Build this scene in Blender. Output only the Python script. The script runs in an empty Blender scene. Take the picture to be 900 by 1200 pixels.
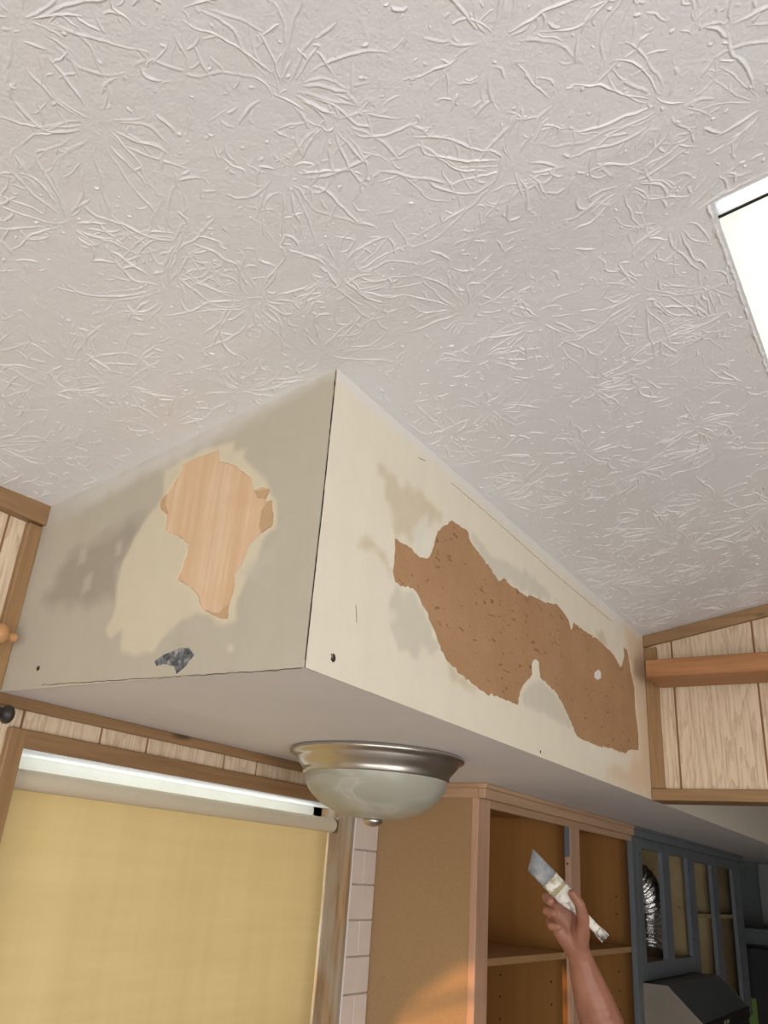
import bpy, bmesh, math, random
import numpy as np
from mathutils import Vector, Matrix
from mathutils.geometry import delaunay_2d_cdt

random.seed(7)
rng = np.random.default_rng(11)
sc = bpy.context.scene
COL = sc.collection

# ------------------------------------------------------------------ camera
# coordinates below are written with z = 0 at the underside of the soffit;
# ZB lifts everything so that the floor lies at z = 0
ZB = 2.05
CAM = np.array([-0.8254, -0.6646, -0.2361])
YAW, PITCH, ROLL, FPX = 0.5958, 0.4130, 0.0771, 966.3


def cam_axes():
    ca, sa, cb, sb = math.cos(YAW), math.sin(YAW), math.cos(PITCH), math.sin(PITCH)
    fwd = np.array([ca * cb, sa * cb, sb])
    right = np.array([sa, -ca, 0.0])
    up = np.cross(right, fwd)
    cc, s_ = math.cos(ROLL), math.sin(ROLL)
    return right * cc + up * s_, fwd, -right * s_ + up * cc


RT, FW, UP = cam_axes()
cd = bpy.data.cameras.new('camera')
cam = bpy.data.objects.new('camera', cd)
COL.objects.link(cam)
cd.sensor_fit = 'VERTICAL'
cd.sensor_height = 24.0
cd.lens = FPX / 1200.0 * 24.0
cd.clip_start = 0.02
m = Matrix.Identity(4)
for i in range(3):
    m[i][0], m[i][1], m[i][2] = RT[i], UP[i], -FW[i]
    m[i][3] = CAM[i] + (ZB if i == 2 else 0)
cam.matrix_world = m
sc.camera = cam

# ------------------------------------------------------------------ light
w = bpy.data.worlds.new('sky')
sc.world = w
w.use_nodes = True
bg = w.node_tree.nodes['Background']
bg.inputs[0].default_value = (0.985, 0.99, 1.0, 1)
bg.inputs[1].default_value = 5.0

sd = bpy.data.lights.new('sun', 'SUN')
sun = bpy.data.objects.new('sun', sd)
COL.objects.link(sun)
sd.energy = 2.2
sd.color = (1.0, 0.52, 0.22)
sd.angle = math.radians(0.6)
SUN_DIR = Vector((1.0, 0.075, -0.075)).normalized()
sun.rotation_euler = SUN_DIR.to_track_quat('-Z', 'Y').to_euler()


def portal(name, loc, rot, sx, sy):
    l = bpy.data.lights.new(name, 'AREA')
    l.shape = 'RECTANGLE'
    l.size, l.size_y = sx, sy
    l.cycles.is_portal = True
    o = bpy.data.objects.new(name, l)
    COL.objects.link(o)
    o.location = (loc[0], loc[1], loc[2] + ZB)
    o.rotation_euler = rot
    return o


sc.view_settings.view_transform = 'Standard'
sc.view_settings.look = 'None'
sc.view_settings.gamma = 1.0
sc.view_settings.use_curve_mapping = False
sc.view_settings.exposure = 0.2


# ------------------------------------------------------------------ helpers
def ray(px, py):
    return FW + RT * (px - 450) / FPX + UP * (600 - py) / FPX


def on(px, py, ax, val):
    d = ray(px, py)
    return CAM + d * ((val - CAM[ax]) / d[ax])


def at(px, py, dist):
    return CAM + ray(px, py) * dist


def srgb(r, g, b):
    f = lambda c: ((c / 255 + 0.055) / 1.055) ** 2.4 if c > 10 else c / 255 / 12.92
    return (f(r), f(g), f(b))


def empty(name, loc, label=None, cat=None, group=None):
    o = bpy.data.objects.new(name, None)
    COL.objects.link(o)
    o.empty_display_size = 0.05
    o.location = (loc[0], loc[1], loc[2] + ZB)
    return tag(o, label, cat, group)


def tag(o, label=None, cat=None, group=None, kind=None):
    if label: o['label'] = label
    if cat: o['category'] = cat
    if group: o['group'] = group
    if kind: o['kind'] = kind
    return o


def origin_of(o):
    v = Vector((0, 0, 0))
    while o is not None:
        v += o.location
        o = o.parent
    return v


def mesh(name, vf, mat, parent=None, base=None, smooth=False, kind=None, mats=None):
    """one mesh object from (verts, faces) written in soffit coordinates"""
    verts, faces = vf[0], vf[1]
    V = np.asarray(verts, dtype=float).reshape(-1, 3).copy()
    V[:, 2] += ZB
    if parent is not None:
        b = np.array(origin_of(parent)) if base is None else np.array((base[0], base[1], base[2] + ZB))
    elif base is not None:
        b = np.array((base[0], base[1], base[2] + ZB))
    else:
        lo, hi = V.min(0), V.max(0)
        b = np.array([(lo[0] + hi[0]) / 2, (lo[1] + hi[1]) / 2, lo[2]])
    me = bpy.data.meshes.new(name)
    me.from_pydata((V - b).tolist(), [], faces)
    me.materials.append(mat)
    if smooth:
        me.polygons.foreach_set('use_smooth', [True] * len(me.polygons))
    me.update()
    o = bpy.data.objects.new(name, me)
    COL.objects.link(o)
    if parent is not None:
        o.parent = parent
        o.location = Vector(b) - origin_of(parent)
    else:
        o.location = b
    if kind:
        o['kind'] = kind
    return o


def join(*vfs):
    V, F, n = [], [], 0
    for v, f in vfs:
        V.extend([tuple(p) for p in v])
        F.extend([tuple(i + n for i in q) for q in f])
        n += len(v)
    return V, F


def box(x0, x1, y0, y1, z0, z1, bev=0.0):
    if x0 > x1: x0, x1 = x1, x0
    if y0 > y1: y0, y1 = y1, y0
    if z0 > z1: z0, z1 = z1, z0
    v = [(x, y, z) for x in (x0, x1) for y in (y0, y1) for z in (z0, z1)]
    f = [(0, 1, 3, 2), (4, 6, 7, 5), (0, 4, 5, 1), (2, 3, 7, 6), (0, 2, 6, 4), (1, 5, 7, 3)]
    if bev <= 0:
        return v, f
    bm = bmesh.new()
    vs = [bm.verts.new(p) for p in v]
    for q in f: bm.faces.new([vs[i] for i in q])
    bmesh.ops.bevel(bm, geom=list(bm.edges), offset=bev, segments=1, affect='EDGES', profile=0.5)
    bm.verts.index_update()
    out = [tuple(p.co) for p in bm.verts], [tuple(p.index for p in q.verts) for q in bm.faces]
    bm.free()
    return out


def prism(poly, d0, d1, fn):
    """polygon (a,b) extruded from depth d0 to d1; fn(a,b,d) -> xyz"""
    n = len(poly)
    V = [fn(a, b, d0) for a, b in poly] + [fn(a, b, d1) for a, b in poly]
    F = [tuple(range(n))[::-1], tuple(range(n, 2 * n))]
    F += [(i, (i + 1) % n, n + (i + 1) % n, n + i) for i in range(n)]
    return V, F


def tube(path, rad, seg=12, caps=True):
    P = np.asarray(path, float)
    n = len(P)
    R = np.full(n, rad) if np.isscalar(rad) else np.asarray(rad, float)
    T = np.gradient(P, axis=0)
    T /= np.linalg.norm(T, axis=1)[:, None] + 1e-12
    ref = np.array([0, 0, 1.0]) if abs(T[0][2]) < 0.9 else np.array([1.0, 0, 0])
    V, F = [], []
    u = np.cross(T[0], ref); u /= np.linalg.norm(u)
    for i in range(n):
        u = u - T[i] * (u @ T[i]); u /= np.linalg.norm(u)
        v = np.cross(T[i], u)
        for k in range(seg):
            a = 2 * math.pi * k / seg
            V.append(tuple(P[i] + R[i] * (u * math.cos(a) + v * math.sin(a))))
    for i in range(n - 1):
        for k in range(seg):
            k2 = (k + 1) % seg
            F.append((i * seg + k, i * seg + k2, (i + 1) * seg + k2, (i + 1) * seg + k))
    if caps:
        F.append(tuple(range(seg))[::-1])
        F.append(tuple((n - 1) * seg + k for k in range(seg)))
    return V, F


def lathe(profile, c, seg=64, axis='z'):
    """profile of (r, h) turned about an axis through c"""
    V, F = [], []
    n = len(profile)
    for r, h in profile:
        for k in range(seg):
            a = 2 * math.pi * k / seg
            p = (r * math.cos(a), r * math.sin(a), h)
            if axis == 'x': p = (h, p[0], p[1])
            if axis == 'y': p = (p[0], h, p[1])
            V.append((c[0] + p[0], c[1] + p[1], c[2] + p[2]))
    for i in range(n - 1):
        for k in range(seg):
            k2 = (k + 1) % seg
            F.append((i * seg + k, i * seg + k2, (i + 1) * seg + k2, (i + 1) * seg + k))
    return V, F


# ------------------------------------------------------------------ materials
class NT:
    def __init__(s, name):
        s.m = bpy.data.materials.new(name)
        s.m.use_nodes = True
        s.t = s.m.node_tree
        s.b = s.t.nodes['Principled BSDF']
        s.out = s.t.nodes['Material Output']
        s.tc = s.n('ShaderNodeTexCoord').outputs['Object']

    def n(s, k, **kw):
        o = s.t.nodes.new(k)
        for a, v in kw.items():
            setattr(o, a, v)
        return o

    def l(s, a, b):
        s.t.links.new(a, b)

    def mapping(s, scale=(1, 1, 1), loc=(0, 0, 0), rot=(0, 0, 0), src=None):
        o = s.n('ShaderNodeMapping')
        s.l(src or s.tc, o.inputs[0])
        o.inputs['Location'].default_value = loc
        o.inputs['Rotation'].default_value = rot
        o.inputs['Scale'].default_value = scale
        return o.outputs[0]

    def noise(s, vec, scale=5, detail=4, rough=0.5, dist=0.0, out='Fac'):
        o = s.n('ShaderNodeTexNoise')
        s.l(vec, o.inputs['Vector'])
        o.inputs['Scale'].default_value = scale
        o.inputs['Detail'].default_value = detail
        o.inputs['Roughness'].default_value = rough
        o.inputs['Distortion'].default_value = dist
        return o.outputs[out]

    def ramp(s, fac, stops):
        o = s.n('ShaderNodeValToRGB')
        s.l(fac, o.inputs[0])
        e = o.color_ramp.elements
        while len(e) > len(stops): e.remove(e[-1])
        while len(e) < len(stops): e.new(1.0)
        for i, (p, c) in enumerate(stops):
            e[i].position = p
            e[i].color = (*c, 1) if len(c) == 3 else c
        return o.outputs[0]

    def mix(s, fac, a, b, mode='MIX'):
        o = s.n('ShaderNodeMix', data_type='RGBA', blend_type=mode)
        for sock, v in ((o.inputs[0], fac), (o.inputs[6], a), (o.inputs[7], b)):
            if hasattr(v, 'is_linked'):
                s.l(v, sock)
            elif isinstance(v, (int, float)):
                sock.default_value = v
            else:
                sock.default_value = (*v, 1)
        return o.outputs[2]

    def color(s, v):
        if hasattr(v, 'is_linked'):
            s.l(v, s.b.inputs['Base Color'])
        else:
            s.b.inputs['Base Color'].default_value = (*v, 1)
        return s

    def bump(s, h, strength=0.3, dist=0.002):
        o = s.n('ShaderNodeBump')
        s.l(h, o.inputs['Height'])
        o.inputs['Strength'].default_value = strength
        o.inputs['Distance'].default_value = dist
        s.l(o.outputs[0], s.b.inputs['Normal'])
        return s

    def rough(s, v, metal=0.0, spec=0.5):
        s.b.inputs['Roughness'].default_value = v
        s.b.inputs['Metallic'].default_value = metal
        s.b.inputs['Specular IOR Level'].default_value = spec
        return s


def m_paint(name, c, r=0.6, var=0.06, bump=0.12, scale=14, spec=0.35):
    k = NT(name)
    f = k.noise(k.mapping(), scale, 5, 0.6)
    d = tuple(x * (1 - var * 2) for x in c)
    k.color(k.ramp(f, [(0.3, d), (0.7, c)]))
    k.bump(k.noise(k.mapping(), 160, 3), bump, 0.001)
    return k.rough(r, 0, spec).m


def m_wood(name, dark, light, axis='x', fine=90, coarse=9, r=0.5, knots=True, bump=0.2):
    """grain runs along the axis"""
    k = NT(name)
    st = {'x': (0.05, 1, 1), 'y': (1, 0.05, 1), 'z': (1, 1, 0.05)}[axis]
    v = k.mapping(st)
    a = k.noise(v, fine, 5, 0.65, 0.4)
    b = k.noise(v, coarse, 3, 0.5, 0.8)
    c1 = k.ramp(a, [(0.32, dark), (0.62, light)])
    mid = tuple(x * 0.78 for x in light)
    c2 = k.ramp(b, [(0.35, mid), (0.65, light)])
    col = k.mix(0.5, c1, c2)
    if knots:
        kn = k.noise(k.mapping(tuple(0.35 if q < 1 else 1 for q in st)), 14, 2, 0.5)
        col = k.mix(k.ramp(kn, [(0.70, (0, 0, 0)), (0.78, (1, 1, 1))]), col, tuple(x * 0.55 for x in dark))
    k.color(col)
    k.bump(a, bump, 0.001)
    return k.rough(r).m


def m_panel(name, axis_h):
    """printed white-oak wall panelling, grain vertical"""
    k = NT(name)
    sx = (1, 1, 0.035)
    a = k.noise(k.mapping(sx), 150, 4, 0.6, 0.25)
    b = k.noise(k.mapping((1, 1, 0.12)), 10, 3, 0.5, 1.0)
    iso = k.noise(k.mapping((1, 1, 0.13)), 8, 2, 0.45, 0.3)
    mu = k.n('ShaderNodeMath', operation='MULTIPLY'); k.l(iso, mu.inputs[0]); mu.inputs[1].default_value = 26.0
    fr_ = k.n('ShaderNodeMath', operation='FRACT'); k.l(mu.outputs[0], fr_.inputs[0])
    brk = k.noise(k.mapping((1, 1, 0.12)), 240, 3, 0.6)
    wvf = k.n('ShaderNodeMath', operation='MULTIPLY'); k.l(fr_.outputs[0], wvf.inputs[0])
    k.l(k.ramp(brk, [(0.35, (0.45,) * 3), (0.6, (1.25,) * 3)]), wvf.inputs[1])
    light, mid, dark = (0.75, 0.605, 0.44), (0.63, 0.485, 0.33), (0.38, 0.245, 0.135)
    c = k.ramp(a, [(0.30, dark), (0.42, mid), (0.52, light)])
    c = k.mix(k.ramp(wvf.outputs[0], [(0.0, (0, 0, 0)), (0.45, (0.08,) * 3), (1.0, (0.72,) * 3)]), c, dark)
    c = k.mix(0.35, c, k.ramp(b, [(0.3, mid), (0.7, light)]))
    k.color(c)
    k.bump(a, 0.1, 0.0006)
    return k.rough(0.45).m


M = {}
M['trim_x'] = m_wood('oak_trim_x', (0.17, 0.093, 0.039), (0.325, 0.185, 0.085), 'x')
M['trim_y'] = m_wood('oak_trim_y', (0.18, 0.10, 0.041), (0.35, 0.205, 0.092), 'y')
M['trim_z'] = m_wood('oak_trim_z', (0.19, 0.104, 0.042), (0.37, 0.215, 0.095), 'z')
M['groove'] = m_paint('groove_brown', (0.27, 0.135, 0.06))
M['panel_x'] = m_panel('oak_panel_window_wall', 'X')
M['panel_y'] = m_panel('oak_panel_header', 'Y')
M['beam'] = m_wood('red_pine_beam', (0.20, 0.078, 0.025), (0.44, 0.20, 0.075), 'y', 70, 9, knots=False)
M['frame_x'] = m_wood('maple_frame_x', (0.40, 0.235, 0.135), (0.56, 0.36, 0.22), 'x', 70, 7, knots=False)
M['frame_y'] = m_wood('maple_frame_y', (0.40, 0.235, 0.135), (0.56, 0.36, 0.22), 'y', 70, 7, knots=False)
M['frame_z'] = m_wood('maple_frame_z', (0.40, 0.225, 0.14), (0.55, 0.335, 0.225), 'z', 70, 7, knots=False)
M['cab_in'] = m_wood('brown_laminate', (0.27, 0.115, 0.027), (0.34, 0.155, 0.038), 'z', 40, 6, 0.45, False, 0.03)
M['shelf'] = m_wood('shelf_wood', (0.36, 0.19, 0.075), (0.50, 0.29, 0.125), 'x', 60, 7, knots=False)
M['grey_paint'] = m_paint('blue_grey_paint', (0.155, 0.17, 0.185), 0.45, 0.08)
M['white'] = m_paint('white_paint', (0.78, 0.755, 0.735), 0.55, 0.02)
M['white_trim'] = m_paint('white_frame', (0.74, 0.79, 0.83), 0.4, 0.03)
M['wall_paint'] = m_paint('off_white_wall', (0.62, 0.57, 0.5), 0.7)
M['kitchen_wall'] = m_paint('grey_green_wall', (0.11, 0.125, 0.12), 0.7)
M['black'] = m_paint('black_enamel', (0.012, 0.012, 0.013), 0.35)
M['dark'] = m_paint('dark_bronze', (0.035, 0.028, 0.022), 0.4)
M['soffit_under'] = m_paint('soffit_underside', (0.74, 0.705, 0.685), 0.6, 0.03, 0.15, 5)
M['nickel'] = NT('brushed_nickel').color((0.56, 0.52, 0.47)).rough(0.33, 1.0).m
M['steel_dark'] = NT('hole_dark').color((0.03, 0.025, 0.02)).rough(0.8).m


def mdf():
    k = NT('mdf_side_panel')
    f = k.noise(k.mapping(), 260, 3, 0.7)
    g = k.noise(k.mapping(), 6, 3)
    c = k.ramp(f, [(0.3, (0.325, 0.205, 0.10)), (0.55, (0.375, 0.24, 0.122)), (0.72, (0.425, 0.28, 0.15))])
    k.color(k.mix(k.ramp(g, [(0.35, (0, 0, 0)), (0.7, (0.4,) * 3)]), c, (0.36, 0.225, 0.11)))
    return k.rough(0.75, 0, 0.2).m


def hardboard():
    k = NT('brown_hardboard')
    g = k.noise(k.mapping(), 9, 4, 0.6)
    f = k.noise(k.mapping((0.40, 1, 1), rot=(0, 0.9, 0)), 95, 2, 0.5, 0.7)
    f2 = k.noise(k.mapping(), 240, 2, 0.6)
    c = k.ramp(g, [(0.3, (0.375, 0.215, 0.11)), (0.7, (0.445, 0.265, 0.14))])
    c = k.mix(k.ramp(f2, [(0.35, (0.35,) * 3), (0.6, (0, 0, 0))]), c, (0.32, 0.16, 0.07))
    c = k.mix(k.ramp(f, [(0.655, (0, 0, 0)), (0.70, (0.75,) * 3)]), c, (0.19, 0.085, 0.035))
    k.color(c)
    k.bump(f, 0.35, 0.002)
    return k.rough(0.8, 0, 0.2).m


def tan_board():
    k = NT('tan_drywall_paper')
    a = k.noise(k.mapping((1, 1, 0.05)), 55, 4, 0.6)
    g = k.noise(k.mapping(), 14, 4, 0.6)
    c = k.ramp(a, [(0.36, (0.66, 0.455, 0.275)), (0.52, (0.71, 0.505, 0.325)), (0.68, (0.76, 0.58, 0.41))])
    k.color(k.mix(k.ramp(g, [(0.45, (0, 0, 0)), (0.8, (0.6,) * 3)]), c, (0.64, 0.405, 0.23)))
    return k.rough(0.85, 0, 0.2).m


def skin_mat(name, streak):
    k = NT(name)
    a = k.n('ShaderNodeAttribute', attribute_name='Col').outputs['Color']
    g = k.noise(k.mapping(), 18, 5, 0.65)
    s = k.noise(k.mapping(streak), 30, 4, 0.6)
    c = k.mix(0.35, a, k.ramp(g, [(0.3, (0.86,) * 3), (0.7, (1.0,) * 3)]), 'MULTIPLY')
    c = k.mix(0.3, c, k.ramp(s, [(0.3, (0.9,) * 3), (0.65, (1.0,) * 3)]), 'MULTIPLY')
    k.color(c)
    k.bump(k.noise(k.mapping(), 70, 4, 0.6), 0.18, 0.002)
    return k.rough(0.6, 0, 0.3).m


def ceiling_mat():
    k = NT('textured_ceiling_white')
    g = k.noise(k.mapping(), 3, 3)
    k.color(k.ramp(g, [(0.3, (0.745, 0.735, 0.728)), (0.7, (0.775, 0.765, 0.758))]))
    a = k.noise(k.mapping(), 55, 4, 0.6)
    b = k.noise(k.mapping(), 230, 2, 0.5)
    k.bump(k.mix(0.35, a, b), 0.5, 0.004)
    return k.rough(0.55, 0, 0.35).m


def alabaster():
    k = NT('alabaster_glass')
    a = k.noise(k.mapping((1.0, 1.0, 4.0), rot=(0.25, 0.2, 0)), 6, 4, 0.55, 1.2)
    c = k.ramp(a, [(0.42, (0.37, 0.36, 0.29)), (0.54, (0.41, 0.40, 0.33)), (0.585, (0.475, 0.468, 0.40)), (0.62, (0.42, 0.41, 0.34))])
    k.color(c)
    k.b.inputs['Subsurface Weight'].default_value = 0.25
    k.b.inputs['Subsurface Radius'].default_value = (0.02, 0.02, 0.015)
    return k.rough(0.3, 0, 0.4).m


def fabric():
    k = NT('yellow_shade_fabric')
    wx = k.n('ShaderNodeTexWave', bands_direction='X'); k.l(k.tc, wx.inputs[0]); wx.inputs['Scale'].default_value = 260
    wz = k.n('ShaderNodeTexWave', bands_direction='Z'); k.l(k.tc, wz.inputs[0]); wz.inputs['Scale'].default_value = 260
    g = k.noise(k.mapping((1, 1, 0.08)), 25, 4, 0.6)
    g2 = k.noise(k.mapping((0.08, 1, 1)), 40, 4, 0.6)
    c = k.ramp(g, [(0.3, (0.58, 0.425, 0.19)), (0.7, (0.645, 0.48, 0.225))])
    c = k.mix(0.35, c, k.ramp(g2, [(0.3, (0.56, 0.405, 0.175)), (0.7, (0.67, 0.505, 0.245))]))
    c = k.mix(0.12, c, k.mix(0.5, wx.outputs['Color'], wz.outputs['Color']), 'MULTIPLY')
    d = k.n('ShaderNodeBsdfDiffuse'); k.l(c, d.inputs[0])
    t = k.n('ShaderNodeBsdfTranslucent'); k.l(c, t.inputs[0])
    gl = k.n('ShaderNodeBsdfGlossy'); gl.inputs['Roughness'].default_value = 0.35
    mx = k.n('ShaderNodeMixShader'); mx.inputs[0].default_value = 0.085
    k.l(d.outputs[0], mx.inputs[1]); k.l(t.outputs[0], mx.inputs[2])
    m2 = k.n('ShaderNodeMixShader'); m2.inputs[0].default_value = 0.03
    k.l(mx.outputs[0], m2.inputs[1]); k.l(gl.outputs[0], m2.inputs[2])
    k.l(m2.outputs[0], k.out.inputs[0])
    return k.m


def acrylic(name, c):
    k = NT(name)
    t = k.n('ShaderNodeBsdfTranslucent'); t.inputs[0].default_value = (*c, 1)
    d = k.n('ShaderNodeBsdfDiffuse'); d.inputs[0].default_value = (0.85, 0.84, 0.78, 1)
    mx = k.n('ShaderNodeMixShader'); mx.inputs[0].default_value = 0.25
    k.l(t.outputs[0], mx.inputs[1]); k.l(d.outputs[0], mx.inputs[2])
    k.l(mx.outputs[0], k.out.inputs[0])
    return k.m


def glass():
    k = NT('window_glass')
    t = k.n('ShaderNodeBsdfTransparent'); t.inputs[0].default_value = (0.93, 0.95, 0.94, 1)
    g = k.n('ShaderNodeBsdfGlossy'); g.inputs['Roughness'].default_value = 0.02
    mx = k.n('ShaderNodeMixShader'); mx.inputs[0].default_value = 0.06
    k.l(t.outputs[0], mx.inputs[1]); k.l(g.outputs[0], mx.inputs[2])
    k.l(mx.outputs[0], k.out.inputs[0])
    return k.m


def weathered():
    k = NT('weathered_jamb')
    v = k.mapping((1, 1, 0.05))
    a = k.noise(v, 80, 5, 0.65, 0.5)
    b = k.noise(k.mapping((1, 1, 0.25)), 14, 3, 0.5, 0.4)
    c = k.ramp(a, [(0.33, (0.20, 0.12, 0.062)), (0.6, (0.40, 0.265, 0.15))])
    k.color(k.mix(k.ramp(b, [(0.48, (0, 0, 0)), (0.62, (0.65,) * 3)]), c, (0.38, 0.345, 0.29)))
    k.bump(a, 0.35, 0.001)
    return k.rough(0.7).m


def foil():
    k = NT('crinkled_foil')
    a = k.noise(k.mapping(), 60, 4, 0.6, 0.5)
    k.color((0.72, 0.70, 0.68))
    k.bump(a, 0.7, 0.006)
    return k.rough(0.22, 1.0).m


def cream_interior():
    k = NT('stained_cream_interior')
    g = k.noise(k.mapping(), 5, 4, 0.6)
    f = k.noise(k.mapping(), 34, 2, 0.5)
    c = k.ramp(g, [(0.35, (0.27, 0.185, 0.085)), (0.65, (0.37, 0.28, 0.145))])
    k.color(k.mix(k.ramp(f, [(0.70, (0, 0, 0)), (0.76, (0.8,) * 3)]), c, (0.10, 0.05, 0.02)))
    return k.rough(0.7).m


def skin_tone():
    k = NT('skin')
    g = k.noise(k.mapping(), 22, 4, 0.6)
    k.color(k.ramp(g, [(0.35, (0.27, 0.115, 0.07)), (0.7, (0.36, 0.165, 0.105))]))
    k.b.inputs['Subsurface Weight'].default_value = 0.12
    k.b.inputs['Subsurface Radius'].default_value = (0.012, 0.005, 0.003)
    k.bump(k.noise(k.mapping(), 160, 3), 0.15, 0.001)
    return k.rough(0.5, 0, 0.4).m


def spatter(name, base, spots, s=55, lo=0.45, hi=0.55):
    k = NT(name)
    f = k.noise(k.mapping((1, 1, 1)), s, 3, 0.6, 0.4)
    f2 = k.noise(k.mapping(loc=(3, 1, 2)), s * 1.2, 3, 0.6, 0.4)
    c = k.mix(k.ramp(f, [(lo, (0, 0, 0)), (hi, (1, 1, 1))]), base, spots)
    k.color(k.mix(k.ramp(f2, [(0.62, (0, 0, 0)), (0.67, (1, 1, 1))]), c, (0.10, 0.15, 0.27)))
    return k.rough(0.55).m


M['mdf'] = mdf(); M['hardboard'] = hardboard(); M['tan'] = tan_board()
M['skin_a'] = skin_mat('painted_end_skin', (1, 1, 0.2)); M['skin_b'] = skin_mat('painted_face_skin', (1, 1, 0.25))
M['ceil'] = ceiling_mat(); M['alabaster'] = alabaster(); M['fabric'] = fabric(); M['acrylic'] = acrylic('skylight_acrylic', (0.44, 0.435, 0.375)); M['acrylic_white'] = acrylic('skylight_flange', (0.8, 0.8, 0.8))
M['glass'] = glass(); M['weathered'] = weathered(); M['foil'] = foil(); M['cream_in'] = cream_interior()
M['flesh'] = skin_tone()
M['floor'] = m_paint('beige_floor', (0.46, 0.43, 0.40), 0.7)
M['brick'] = m_paint('pale_pink_brick', (0.70, 0.60, 0.525), 0.6, 0.04)
M['grout'] = m_paint('grout', (0.50, 0.44, 0.40), 0.8)
M['shade_roll'] = m_paint('shade_roll_fabric', (0.62, 0.53, 0.39), 0.7, 0.02)
M['hood_side'] = m_paint('hood_side_enamel', (0.27, 0.235, 0.19), 0.4)
M['hood_top'] = m_paint('hood_top_grey', (0.06, 0.066, 0.062), 0.35)
M['hood_black'] = m_paint('matt_black', (0.01, 0.01, 0.01), 0.7, spec=0.15)
M['green'] = m_paint('green_paper', (0.13, 0.22, 0.04), 0.7)
M['far_board'] = m_paint('dull_board', (0.22, 0.23, 0.22), 0.7)
M['pin_wood'] = m_wood('honey_finial', (0.40, 0.19, 0.07), (0.58, 0.31, 0.13), 'x', 60, 6, 0.35, False, 0.05)

# ------------------------------------------------------------------ room shell
W = 0.658                      # window wall
HX = 1.562                     # header wall
SL = 0.178                     # ceiling slope
HC = 0.4564                    # ceiling height over the soffit corner
XL, XR, YF, YR = -3.0, 5.2, -3.4, -1.6
FLOOR = -ZB


def zc(y):
    return HC - SL * y if y > YR else HC - SL * YR + SL * (y - YR)


def seam(x):
    """the taped joint in the ceiling sags a little just before the soffit"""
    if x <= -0.42 or x >= 0.012: return 0.0
    if x <= -0.125: return -0.0065 * (x + 0.42) / 0.295
    return -0.0065 * (0.012 - x) / 0.137


SKX0, SKX1, SKY0, SKY1 = 0.024, 0.62, -1.12, -0.544
xs = sorted(set([XL, -1.5, -0.7, -0.42, -0.125, 0.012, SKX0, 0.3, SKX1, 1.0, HX, 3.0, XR + 0.1]))
ys = sorted(set([YF - 0.1, -2.5, YR, -1.3, SKY0, -0.8, SKY1, -0.3, 0.0, 0.3, W + 0.1]))
cv, cf = [], []
for x in xs:
    for y in ys: cv.append((x, y, zc(y) + seam(x)))
for i in range(len(xs) - 1):
    for j in range(len(ys) - 1):
        if xs[i] >= SKX0 - 1e-6 and xs[i + 1] <= SKX1 + 1e-6 and ys[j] >= SKY0 - 1e-6 and ys[j + 1] <= SKY1 + 1e-6:
            continue
        a = i * len(ys) + j
        cf.append((a, a + 1, a + len(ys) + 1, a + len(ys)))
nb = len(cv)                                      # upper skin makes it a slab
cv2 = [(x, y, z + 0.07) for x, y, z in cv]
ceiling = mesh('ceiling', (cv + cv2, cf + [tuple(i + nb for i in f[::-1]) for f in cf]), M['ceil'], base=(0, 0, HC), kind='structure')


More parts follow.
